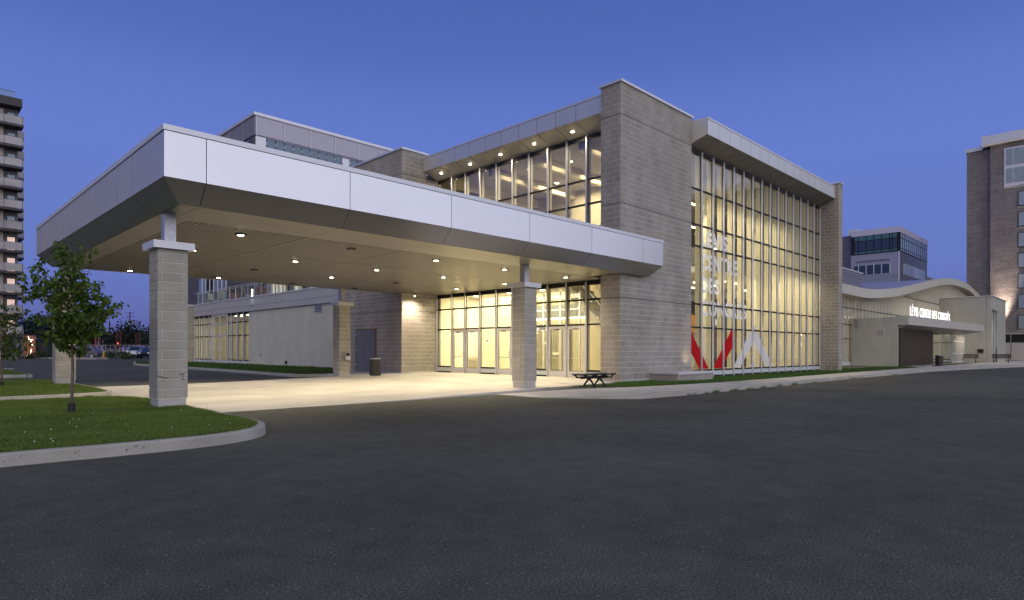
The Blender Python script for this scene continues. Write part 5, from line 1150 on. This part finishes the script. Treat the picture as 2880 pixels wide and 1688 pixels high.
# ================================================================== TREES
leafm = bpy.data.meshes.new('leaf'); 
_lv = [(0, 0, 0), (.28, .26, -.02), (0, .30, .05), (-.28, .26, -.02), (.30, .58, -.08), (0, .62, .0), (-.30, .58, -.08), (0, 1.05, -.22)]
_lf = [(0, 1, 2), (0, 2, 3), (1, 4, 5, 2), (3, 2, 5, 6), (4, 7, 5), (6, 5, 7)]
leafm.from_pydata(_lv, [], _lf); leafm.materials.append(M['leaf'])
LVn = np.array(_lv)
def P3(px, py, D_): x, y = at(px, D_); return Vector((x, y, CAM_H+(986+.0021*(px-1440)-py)*D_/F_PX))
def young_tree(name, label, base, D0, trunk, rad, branches, nleaf, lsize, nobj=300, seed=3):
    rd = random.Random(seed); t = thing(name, label, 'tree', (base[0], base[1], .12)); o = off(t)
    tp = [P3(px, py, D0) for px, py in trunk]; MB().tube(tp, rad, 10).build('trunk', M['bark'], t, smooth=True)
    segs = []; lm = MB()
    for (s_, e_, dd, w_) in branches:
        a = P3(s_[0], s_[1], D0); b = P3(e_[0], e_[1], D0+dd); mid = (a+b)/2+Vector((0, 0, -.06))*rd.uniform(-1, 1.5)
        pts = [a, a.lerp(mid, .5)+Vector((0, 0, .02)), mid, mid.lerp(b, .5), b]; lm.tube(pts, [.014*w_, .011*w_, .008*w_, .005*w_, .002], 5)
        segs.append((pts, w_))
        for _ in range(int(5*w_)):
            k = rd.uniform(.3, .95); i = min(3, int(k*4)); p = pts[i].lerp(pts[i+1], k*4-i); d = Vector((rd.gauss(0, 1), rd.gauss(0, 1), rd.gauss(.1, .7))).normalized()*rd.uniform(.14, .34)*w_**.5
            q = p+d; lm.tube([p, q], [.004, .0015], 4); segs.append(([p, p.lerp(q, .33), p.lerp(q, .66), q, q+d*.1], .6))
    lm.build('limbs', M['bark'], t)
    tot = []
    for pts, w_ in segs:
        L_ = sum((b-a).length for a, b in zip(pts, pts[1:])); tot.append(L_*(1.2 if w_ == .6 else .8))
    S_ = sum(tot); V = []; Fq = []; rv = []; items = []
    for (pts, w_), l_ in zip(segs, tot):
        for _ in range(max(2, round(nleaf*l_/S_))):
            k = rd.uniform(.22, 1.0); i = min(3, int(k*4)); p = pts[i].lerp(pts[i+1], min(1, k*4-i))+Vector([rd.gauss(0, .035) for _ in range(3)])
            az = rd.uniform(0, 6.28); dr = rd.uniform(.1, 1.2); s__ = lsize*rd.uniform(.6, 1.25)
            m = Matrix.Translation(p) @ Matrix.Rotation(az, 4, 'Z') @ Matrix.Rotation(-dr, 4, 'X') @ Matrix.Rotation(rd.gauss(0, .5), 4, 'Y') @ Matrix.Scale(s__, 4); items.append((m, s__, p))
    items.sort(key=lambda q: (q[2].x+q[2].y)); pick = items[:int(len(items)*.62)]; rd.shuffle(pick); objs = pick[:nobj]; ids = set(id(q) for q in objs)
    for q in objs:
        ob = bpy.data.objects.new('leaf', leafm); COL.objects.link(ob); ob.parent = t; m = q[0].copy(); m.translation -= o; ob.matrix_local = m
    mats = np.array([np.array(q[0]) for q in items if id(q) not in ids]); n = len(mats)
    P = np.concatenate([LVn, np.ones((8, 1))], 1); W = np.einsum('nij,kj->nki', mats, P)[:, :, :3] - np.array(o)
    V = W.reshape(-1, 3); Fl = []
    for i in range(n):
        for f in _lf: Fl.append(tuple(i*8+j for j in f))
    me = bpy.data.meshes.new('foliage'); me.from_pydata(V.tolist(), [], Fl); me.materials.append(M['leaf']); a = me.attributes.new('rnd', 'FLOAT', 'FACE'); a.data.foreach_set('value', np.repeat(rng.random(n), 6).astype(np.float32))
    ob = bpy.data.objects.new('foliage', me); COL.objects.link(ob); ob.parent = t; tag(ob, kind='stuff'); return t
D1 = 11.54
t1 = young_tree('young_tree', 'young broad leaved tree with a dense crown on the near grass island', (2.42, 13.9), D1,
    [(201, 1168), (203, 1100), (205, 1040), (203, 985), (205, 930), (204, 860), (200, 790), (192, 730)], [.028, .026, .024, .023, .019, .015, .011, .006],
    [((200, 800), (152, 672), -.1, .9), ((196, 760), (160, 700), .25, .8), ((202, 820), (228, 688), .15, .9), ((203, 840), (262, 742), -.25, 1.0), ((203, 860), (284, 800), .35, 1.0),
     ((203, 850), (112, 742), .2, 1.0), ((204, 880), (66, 795), -.15, 1.2), ((204, 885), (100, 800), .5, 1.1), ((204, 905), (130, 850), -.55, 1.1), ((204, 920), (88, 886), .1, 1.1), ((204, 930), (150, 900), -.6, 1.0),
     ((205, 925), (345, 852), -.1, 1.3), ((205, 915), (318, 838), .4, 1.2), ((205, 935), (300, 880), -.5, 1.2), ((205, 900), (290, 868), .1, 1.1), ((204, 945), (100, 930), -.1, 1.1), ((204, 950), (130, 945), .5, 1.0), ((204, 960), (160, 965), -.45, .9),
     ((204, 955), (262, 915), .3, 1.1), ((204, 965), (270, 935), -.3, 1.0), ((203, 975), (185, 985), -.1, .6), ((203, 975), (228, 985), .2, .6), ((202, 830), (170, 760), -.5, 1.0), ((202, 850), (235, 790), -.6, 1.0), ((203, 870), (180, 820), .6, 1.0), ((203, 890), (220, 860), -.7, 1.0), ((200, 780), (205, 715), .0, .8),
     ((203, 900), (175, 880), -.75, 1.0), ((204, 930), (215, 915), .7, .9), ((203, 860), (140, 800), -.3, 1.0), ((204, 920), (165, 930), .3, 1.0), ((204, 935), (240, 900), -.65, 1.0), ((203, 880), (255, 830), -.1, 1.0)],
    3700, .086, seed=5)
tube_ = MB().lathe([(.058, .12), (.058, .34), (.05, .342), (.05, .3)], 14, (2.42, 13.9)).build('trunk_guard', M['black_rubber'], t1)
D2 = 20.3
t2 = young_tree('young_tree', 'second young tree cut off by the left edge, on the island behind', (2.66, 26.0), D2,
    [(6, 1092), (5, 1050), (4, 1000), (3, 950), (2, 890)], [.03, .026, .022, .018, .008],
    [((3, 940), (40, 852), 0, 1.3), ((3, 950), (60, 880), .4, 1.3), ((4, 970), (78, 960), -.3, 1.3), ((4, 960), (55, 930), .3, 1.2), ((4, 980), (60, 995), 0, 1.2), ((4, 990), (30, 1008), -.3, 1.0), ((3, 930), (12, 850), .2, 1.2), ((3, 930), (-30, 860), 0, 1.2), ((4, 950), (-60, 900), 0, 1.2), ((4, 970), (-50, 960), .3, 1.2), ((4, 985), (-30, 1000), 0, 1.1), ((4, 960), (25, 900), -.6, 1.2), ((4, 975), (40, 965), -.6, 1.2), ((4, 975), (20, 985), .5, 1.0)],
    1000, .10, nobj=60, seed=9)
MB().lathe([(.07, .12), (.07, .26), (.06, .262)], 12, (2.62, 26.0)).build('trunk_guard', M['black_rubber'], t2)
def far_tree(px, D_, h, r, label, grp='dark trees beyond the car park', n=900):
    x, y = at(px, D_); t = thing('background_tree', label, 'tree', (x, y, 0), group=grp)
    MB().tube([(x, y, 0), (x, y, h*.5)], [.25, .12], 6).build('trunk', M['bark'], t)
    cs = [(x+random.uniform(-r, r)*.5, y+random.uniform(-r, r)*.5, h*random.uniform(.4, .8), r*random.uniform(.4, .65), r*random.uniform(.4, .65), h*random.uniform(.15, .26)) for _ in range(9)]
    leaves_cloud('crown', cs, n, .55, M['tree_far'], t)
for px, D_, h, r, lab in ((95, 130, 9.5, 5, 'dark tree right beside the apartment tower'), (150, 125, 8.8, 6, 'dark tree just left of the front column of the far corner'), (240, 140, 7.5, 5, 'dark tree behind the red flashing light'), (300, 150, 6.2, 5, 'low dark tree below the thick wooden pole'), (352, 130, 8.3, 4.2, 'tallest dark tree in front of the transformer pole'), (385, 145, 6.6, 5, 'dark tree between the transformer pole and the near column'), (410, 150, 8.0, 4.5, 'dark tree half hidden behind the near column'), (325, 160, 6.0, 6, 'distant low dark tree left of the transformer pole'), (200, 150, 7.2, 6, 'dark tree behind the young tree crown'), (430, 170, 8.0, 6, 'furthest dark tree behind the near column'), (265, 165, 6.4, 6, 'distant dark tree right of the red flashing light'), (55, 150, 8.5, 6, 'dark tree behind the foot of the apartment tower')):
    far_tree(px, D_, h, r, lab)
def shrub(px, D_, h, r, label, n=400):
    x, y = at(px, D_); t = thing('shrub', label, 'shrub', (x, y, 0)); MB().tube([(x, y, 0), (x, y, h*.6)], .04, 5).build('stem', M['bark'], t)
    leaves_cloud('foliage', [(x+random.uniform(-r, r)*.6, y+random.uniform(-r, r)*.6, h*.55, r*.5, r*.5, h*.45) for _ in range(5)], n, .22, M['bush'], t)
shrub(338, 88, 1.1, 1.7, 'dark shrub in front of the white pickup', 700); shrub(360, 86, .75, 1.2, 'low shrub to the right of the dark shrub by the pickup'); shrub(105, 86, 1.1, 1.8, 'low bush right of the glowing panel'); shrub(86, 84, .8, 1.0, 'small bush at the foot of the glowing panel', 250)
# weed clump near the service door
leaves_cloud('door_weeds', [(17.9, 31.0, .3, .25, .3, .12)], 120, .09, M['grass2'], kind='stuff')

# ================================================================== BACKGROUND LEFT
gp = thing('glowing_panel', 'orange brown wall panel with jagged lit white lines beside the apartment tower', 'panel', (*at(80, 90), 0))
c0, c1 = at(67, 90), at(94, 90); u = Vector((c1[0]-c0[0], c1[1]-c0[1], 0)).normalized(); nn = Vector((-u.y, u.x, 0))*-1
def GPt(a, z, o_=0): p = Vector((c0[0], c0[1], 0))+u*a; p = p - Vector((.7071, .7071, 0))*o_; return (p.x, p.y, z)
Wd = (Vector(c1)-Vector(c0)).length if False else math.hypot(c1[0]-c0[0], c1[1]-c0[1])
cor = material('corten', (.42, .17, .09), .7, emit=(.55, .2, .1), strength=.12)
MB().hexa([GPt(0, .2), GPt(Wd, .2), GPt(Wd, .2, -.4), GPt(0, .2, -.4), GPt(0, 3.35), GPt(Wd, 3.35), GPt(Wd, 3.35, -.4), GPt(0, 3.35, -.4)]).build('panel_body', cor, gp)
def line(pts):
    for (a, z), (b, w) in zip(pts, pts[1:]): MB().tube([GPt(a*Wd, .2+z*3.15, .03), GPt(b*Wd, .2+w*3.15, .03)], .022, 5).build('light_line', M['lamp_line'], gp)
line([(.48, .96), (.53, .82), (.98, .80)]); line([(.72, .80), (.86, .57), (.98, .56)]); line([(.80, .38), (.70, .14), (.98, .14)]); line([(.70, .14), (.25, .13), (.45, .0)])
cube('white_wall', (at(57, 92)[0], at(64, 92)[0]+.2, at(60, 92)[1], at(60, 92)[1]+.4, 0, 3.4), M['apt_white'], ap)
dk = thing('dark_enclosure', 'dark plain utility enclosure behind the far left column', 'shed', (*at(120, 95), 0)); x, y = at(118, 98); cube('enclosure_wall', (x-2.4, x+2.6, y, y+3, 0, 3.0), material('dark_green', (.02, .028, .025), .8), dk); cube('enclosure_door', (x-.4, x+.7, y-.06, y-.01, 0, 2.4), M['slab_dark'], dk)
def wheel(t, x, y, r=.34, w=.22):
    wh = MB().tube([(x, y-w/2, r), (x, y+w/2, r)], r, 18).build('wheel', M['black_rubber'], t); MB().tube([(x, y-w/2-.01, r), (x, y+w/2+.01, r)], r*.6, 10).build('rim', M['galv'], wh)
def vehicle(name, label, cat, loc, rz, col, kind='suv', lights=False):
    t = thing(name, label, cat, loc, rz, None, False); m = material(name+'_paint', col, .25, .4); L_, w, h = (4.7, 1.85, 1.65) if kind == 'suv' else (5.6, 2.0, 1.85)
    if kind == 'suv': prof = [(-2.3, .35), (-2.33, .75), (-2.15, 1.0), (-1.2, 1.12), (1.95, 1.12), (2.25, 1.0), (2.3, .7), (2.28, .35)]; cab = [(-1.25, 1.1), (-.45, 1.58), (.2, 1.64), (1.4, 1.58), (2.05, 1.1)]
    else: prof = [(-2.75, .5), (-2.75, 1.15), (-1.3, 1.2), (2.7, 1.2), (2.75, .5)]; cab = [(-1.35, 1.18), (-.7, 1.82), (.9, 1.85), (1.0, 1.18)]
    MB().prism(prof, -w/2, w/2, 'y').build('body', m, t, fix=True)
    n = len(cab); c = MB(); c.v = [(x, -w/2+.04+(z-1.1)*.28, z) for x, z in cab]+[(x, w/2-.04-(z-1.1)*.28, z) for x, z in cab]; c.f = [tuple(range(n)), tuple(range(2*n-1, n-1, -1))]+[(k, n+k, n+(k+1) % n, (k+1) % n) for k in range(n)]; c.r = [0]*len(c.f); c.build('cabin', m, t, fix=True)
    wl_ = [(x*.93+.02, z if z < 1.2 else z-.09) for x, z in cab]
    for s_ in (-1, 1):
        g = MB(); vs = [(x, s_*(w/2-.03-(z-1.1)*.28), z+.02) for x, z in wl_]; g.quad(*vs); g.quad(*[(x, yy-.02*s_, z) for x, yy, z in vs][::-1]); g.build('side_window', M['win_dark'], t)
    (x0, z0), (x1, z1) = cab[0], cab[1]; ww = w/2-.15
    MB().hexa([(x0+.02, -ww, z0+.04), (x0+.02, ww, z0+.04), (x0+.08, ww, z0+.03), (x0+.08, -ww, z0+.03), (x1-.05, -ww+.1, z1-.02), (x1-.05, ww-.1, z1-.02), (x1, ww-.1, z1-.05), (x1, -ww+.1, z1-.05)]).build('windscreen', M['win_dark'], t)
    for sx in (-1, 1):
        for s_ in (-1, 1): wheel(t, sx*L_*.31, s_*(w/2-.1), .36)
    for s_ in (-1, 1):
        cube('headlight', (-L_/2+.0, -L_/2+.1, s_*.65-.16, s_*.65+.16, .75, .92), M['vinyl_white'], None).parent = t
        cube('tail_light', (L_/2-.12, L_/2-.02, s_*.78-.1, s_*.78+.1, .85, 1.05), M['vinyl_red'], None).parent = t
        MB().box(x0+.3, x0+.45, s_*(w/2+.08)-.08, s_*(w/2+.08)+.08, 1.05, 1.2).build('mirror', m, t)
    return t
x, y = at(238, 96); vehicle('parked_suv', 'grey hatchback SUV parked behind the yellow bollards', 'car', (x, y, 0), R(-38), (.12, .12, .15), 'suv')
x, y = at(388, 99); vehicle('white_pickup', 'white pickup parked beside the dark shrub', 'pickup', (x, y, 0), R(52), (.62, .62, .72), 'pickup')
x, y = at(428, 94); vehicle('dark_car', 'dark blue car parked in front of the white pickup', 'car', (x, y, 0), R(48), (.012, .018, .04), 'suv')
yel = material('bollard_yellow', (.55, .27, .03), .6)
for px, D_, lab in ((228, 87, 'yellow bollard beside the grey SUV'), (292, 90, 'yellow bollard standing alone right of the grey SUV')):
    x, y = at(px, D_); t = thing('yellow_bollard', lab, 'bollard', (x, y, 0), group='yellow bollards'); MB().lathe([(.16, 0), (.16, 1.0), (.13, 1.08)], 12, (x, y)).build('post', yel, t); MB().lathe([(.2, 0), (.2, .06)], 12, (x, y)).build('collar', M['base_conc'], t)
# construction yard: fence, low concrete walls, rusty steel, lights
def seg(p0, p1, h0, h1, th, mat, name, parent):
    a, b = Vector((*p0, 0)), Vector((*p1, 0)); t_ = (b-a).normalized(); n_ = Vector((-t_.y, t_.x, 0))*th/2
    return MB().hexa([a-n_+Vector((0, 0, h0)), b-n_+Vector((0, 0, h0)), b+n_+Vector((0, 0, h0)), a+n_+Vector((0, 0, h0)), a-n_+Vector((0, 0, h1)), b-n_+Vector((0, 0, h1)), b+n_+Vector((0, 0, h1)), a+n_+Vector((0, 0, h1))]).build(name, mat, parent, fix=True)
fn = thing('site_fence', 'pale metal rail fence across the car park behind the vehicles', 'fence', (*at(310, 118), 0))
for k in range(17):
    p = at(205+k*13.2, 118); MB().tube([(*p, 0), (*p, 2.2)], .05, 5).build('fence_post', M['apt_white'], fn)
for z in (2.15, 1.2): seg(at(205, 118), at(417, 118), z, z+.07, .05, M['apt_white'], 'fence_rail', fn)
lw = thing('low_concrete_wall', 'low pale concrete barrier behind the lone bollard', 'wall', (*at(330, 108), 0)); seg(at(266, 110), at(322, 108), 0, 1.0, .4, M['base_conc'], 'wall_body', lw); seg(at(322, 108), at(350, 106), 0, 1.15, .4, M['kerb'], 'wall_body', lw); seg(at(288, 107.4), at(318, 106.6), .05, .95, .05, M['door_grey'], 'dark_panel', lw)
def pole(px, D_, h, r, label, mat, name='utility_pole', cat='pole'):
    x, y = at(px, D_); t = thing(name, label, cat, (x, y, 0)); MB().tube([(x, y, 0), (x, y, h)], [r, r*.75], 8).build('shaft', mat, t); return t, x, y
wd_ = material('pole_wood', (.09, .065, .05), .9)
t, x, y = pole(365, 140, 9.8, .15, 'utility pole with a transformer and crossarms left of the near column', wd_)
MB().tube([(x, y-.3, 7.0), (x, y-.3, 7.9)], .28, 10).build('transformer', M['galv'], t); MB().tube([(x+.6, y-.6, 7.1), (x+.6, y-.6, 7.7)], .24, 10).build('transformer', M['galv'], t)
for z, w in ((9.5, 1.0), (8.6, .9)): seg((x-w*.7, y+w*.7), (x+w*.7, y-w*.7), z, z+.1, .1, wd_, 'crossarm', t)
t_, x2, y2 = pole(308, 150, 8.2, .22, 'thick brown wooden pole without arms', wd_); pole(277, 140, 4.2, .12, 'short pale post nearer the red light', M['galv'], 'yard_post', 'post'); pole(289, 142, 4.2, .12, 'short pale post next to the thick wooden pole', M['galv'], 'yard_post', 'post'); pole(269, 138, 6.0, .07, 'thin tall pale post left of the two short posts', M['galv'], 'yard_post', 'post')
wr = thing('power_lines', 'thin black power lines sagging between the poles', 'cables', (x2, y2, 7))
for (pa, za), (pb, zb2) in ((((x2, y2), 7.6), ((x, y), 9.0)), (((x2, y2), 6.6), ((x, y), 6.6)), (((x2, y2), 7.4), (at(260, 160), 6.4)), (((x2, y2), 6.6), (at(255, 160), 5.6)), (((x, y), 7.2), (at(470, 170), 6.2)), (((x, y), 6.8), (at(470, 170), 5.9)), (((x, y), 9.4), (at(480, 170), 8.6)), (((x, y), 6.6), (at(300, 155), 5.0))):
    pts = []
    for k in range(9):
        u_ = k/8; pts.append((pa[0]+(pb[0]-pa[0])*u_, pa[1]+(pb[1]-pa[1])*u_, za+(zb2-za)*u_-1.0*(1-(2*u_-1)**2)))
    MB().tube(pts, .022, 3).build('wire', M['black'], wr)
for px, D_, h, lab in ((275, 120, 4.4, 'rusty steel cage column left of the short posts'), (334, 122, 5.2, 'rusty steel cage column under the sagging wires'), (388, 122, 4.6, 'wide rusty steel cage column near the near pillar')):
    x, y = at(px, D_); t = thing('rebar_cage', lab, 'steel frame', (x, y, 0))
    for sx in (-.35, .35):
        for sy in (-.35, .35): MB().tube([(x+sx, y+sy, 0), (x+sx, y+sy, h)], .05, 4).build('bar', M['rust'], t)
    for k in range(int(h/.5)): cube('tie', (x-.38, x+.38, y-.38, y-.34, .3+k*.5, .36+k*.5), M['rust'], t)
lp, x, y = pole(236, 100, 3.6, .05, 'slim light pole behind the grey SUV', M['galv'], 'light_pole', 'lamp'); MB().tube([(x, y, 3.6), (x, y, 4.0)], .06, 6).build('lamp_head', M['lamp_soft'], lp)
for px, py, D_, s_, m_, lab in ((245, 960, 120, .17, 'lamp_red', 'bright red flashing light at the level crossing'), (252, 960, 120, .14, 'lamp_red', 'paler red light right beside the bright flashing one'), (331, 966, 125, .15, 'lamp_red2', 'dim red signal light left of the transformer pole')):
    x, y = at(px, D_); z = CAM_H+(983.5-py)*D_/F_PX; t = thing('signal_light', lab, 'signal', (x, y, 0)); MB().tube([(x, y, 0), (x, y, z)], .05, 5).build('mast', M['slab_dark'], t); MB().lathe([(.0, z-s_), (s_*.7, z-s_*.7), (s_, z), (s_*.7, z+s_*.7), (0, z+s_)], 10, (x, y)).build('lens', M[m_], t)
x, y = at(246, 119); d = bpy.data.lights.new('signal_glow', 'POINT'); d.energy = 60; d.color = (1, .05, .04); o = bpy.data.objects.new('signal_glow', d); COL.objects.link(o); o.location = (x, y, 2.9)
# far kerbs, road and planting strip on the left
kerb([at(-40, 95)+(0,) if False else at(-40, 95), at(60, 92), at(180, 88), at(262, 84), at(305, 86), at(300, 92)], w=.3, h=.15, name='far_kerb')
MB().quad(*[(*at(px, d_), .13) for px, d_ in ((-40, 95.3), (180, 88.3), (262, 84.4), (303, 86.2), (296, 92), (150, 106), (-40, 112))]).build('far_pavement', M['base_conc'], kind='structure')
MB().quad(*[(*at(px, d_), .14) for px, d_ in ((300, 96), (470, 92), (470, 70), (300, 66), (225, 62))]).build('far_lawn', M['turf'], kind='structure') if False else None

# ================================================================== FURNITURE
def slat_bin(x, y, z, label, s=1.0):
    t = thing('litter_bin', label, 'bin', (x, y, z), 0, 'slatted litter bins', False)
    MB().lathe([(.2*s, .02), (.2*s, .70*s)], 18).build('liner', M['black_rubber'], t)
    for k in range(18):
        a = k/18*2*math.pi; c_, s_ = math.cos(a), math.sin(a); r0, r1 = .205*s, .24*s; w = .028*s
        MB().hexa([(r0*c_-w*s_*-1*-1, r0*s_+w*c_*-1, 0.02), (r1*c_+w*s_, r1*s_-w*c_, 0.02), (r1*c_-w*s_, r1*s_+w*c_, 0.02), (r0*c_-w*s_, r0*s_+w*c_, 0.02), (r0*c_+w*s_, r0*s_-w*c_, .74*s), (r1*c_+w*s_, r1*s_-w*c_, .74*s), (r1*c_-w*s_, r1*s_+w*c_, .74*s), (r0*c_-w*s_, r0*s_+w*c_, .74*s)]).build('slat', M['bin'], t, fix=True)
    MB().lathe([(.245*s, .745*s), (.245*s, .775*s), (.2*s, .79*s), (.12*s, .79*s), (.12*s, .76*s)], 20).build('lid', M['galv'], t); return t
M['bin'] = material('bin_metal', (.055, .05, .048), .45, .3)
slat_bin(15.55, 24.25, .17, 'round slatted dark litter bin beside the grey service door', 1.02); slat_bin(61.0, 11.5, .14, 'slatted litter bin before the far entrance', 1.15)
tc_ = thing('ash_receptacle', 'small square metal ash box fixed to the far right canopy column', 'ash bin', (15.1, 25.9, 1.0))
MB().box(14.95, 15.22, 25.80, 25.94, .86, .89).box(14.95, 14.98, 25.80, 25.94, .89, 1.2).box(15.19, 15.22, 25.80, 25.94, .89, 1.2).box(14.95, 15.22, 25.80, 25.94, 1.2, 1.225).box(14.981, 15.189, 25.92, 25.94, .89, 1.2).build('housing', M['galv'], tc_); cube('front_plate', (14.985, 15.185, 25.795, 25.815, .895, 1.06), M['light_metal'], tc_); cube('opening', (14.985, 15.185, 25.85, 25.86, 1.07, 1.195), M['black'], tc_)
# backless black bench by the tower
bn = thing('backless_bench', 'black metal backless bench with splayed feet by the stone tower', 'bench', (16.36, 12.55, .135), 0, None, False)
for k in range(6): MB().box(-.78, .78, -.25+k*.085, -.18+k*.085, .40+(.01 if k in (0, 5) else 0), .44+(.01 if k in (0, 5) else 0)).build('seat_slat', M['black'], bn)
for x in (-.28, .28):
    MB().tube([(x, -.24, 0), (x, -.16, .13), (x, -.03, .27), (x, 0, .30), (x, .03, .27), (x, .16, .13), (x, .24, 0)], [.026, .03, .036, .042, .036, .03, .026], 8).build('foot_arch', M['black'], bn)
    MB().tube([(x, -.28, .42), (x, -.12, .37), (x, 0, .31), (x, .12, .37), (x, .28, .42)], .022, 8).build('seat_bracket', M['black'], bn)
for s_ in (-1, 1):
    MB().tube([(s_*.5, -.2, .33), (s_*.66, -.2, .33), (s_*.74, -.2, .40), (s_*.90, -.2, .445)], [.02, .03, .03, .018], 8).build('end_scroll', M['black'], bn); MB().tube([(s_*.5, .2, .33), (s_*.66, .2, .33), (s_*.74, .2, .40), (s_*.90, .2, .445)], [.02, .03, .03, .018], 8).build('end_scroll', M['black'], bn)
MB().box(-.66, .66, -.06, .06, .29, .37).build('spine', M['black'], bn)
for xx, yy, rz, lab in ((80.6, 12.6, R(-90), 'black bench with a back against the wall right of the far doors'), (83.3, 10.2, R(100), 'black chair-like bench standing outside the far corner block'), (66.5, 13.3, 0, 'dark bench in the shade left of the far glazed lobby')):
    t = thing('back_bench', lab, 'bench', (xx, yy, .15), rz, None, False)
    for k in range(4): MB().box(-.8, .8, -.2+k*.11, -.12+k*.11, .42, .45).build('seat_slat', M['black'], t)
    for k in range(4): MB().hexa([(-.8, .24+k*.03, .5+k*.11), (.8, .24+k*.03, .5+k*.11), (.8, .27+k*.03, .5+k*.11), (-.8, .27+k*.03, .5+k*.11), (-.8, .26+k*.03, .58+k*.11), (.8, .26+k*.03, .58+k*.11), (.8, .29+k*.03, .58+k*.11), (-.8, .29+k*.03, .58+k*.11)]).build('back_slat', M['black'], t)
    for s_ in (-.6, .6): MB().tube([(s_, -.25, 0), (s_, 0, .42), (s_, .25, 0)], .025, 6).build('leg', M['black'], t); MB().tube([(s_, .1, .42), (s_, .37, .95)], .022, 6).build('back_post', M['black'], t)
pt = thing('corner_post', 'thin dark post standing before the far corner block', 'post', (85.6, 10.9, .1)); MB().tube([(85.6, 10.9, .1), (85.6, 10.9, 1.75)], .045, 8).build('shaft', M['slab_dark'], pt); MB().box(85.5, 85.7, 10.8, 11.0, .08, .12).build('foot_plate', M['slab_dark'], pt)
for xx, yy, z, lab in ((38.5, 18.2, 1.1, 'tall round bar table under a black cloth nearest the window'), (44, 19.5, 1.1, 'tall round bar table under a black cloth before the bar')):
    t = thing('bar_table', lab, 'table', (xx, yy, .19)); MB().lathe([(.34, .19), (.12, .8), (.36, 1.27), (.36, 1.3)], 16, (xx, yy)).build('table_cloth', M['black'], t); MB().lathe([(.37, 1.3), (.37, 1.32)], 16, (xx, yy)).build('table_top', M['black'], t)
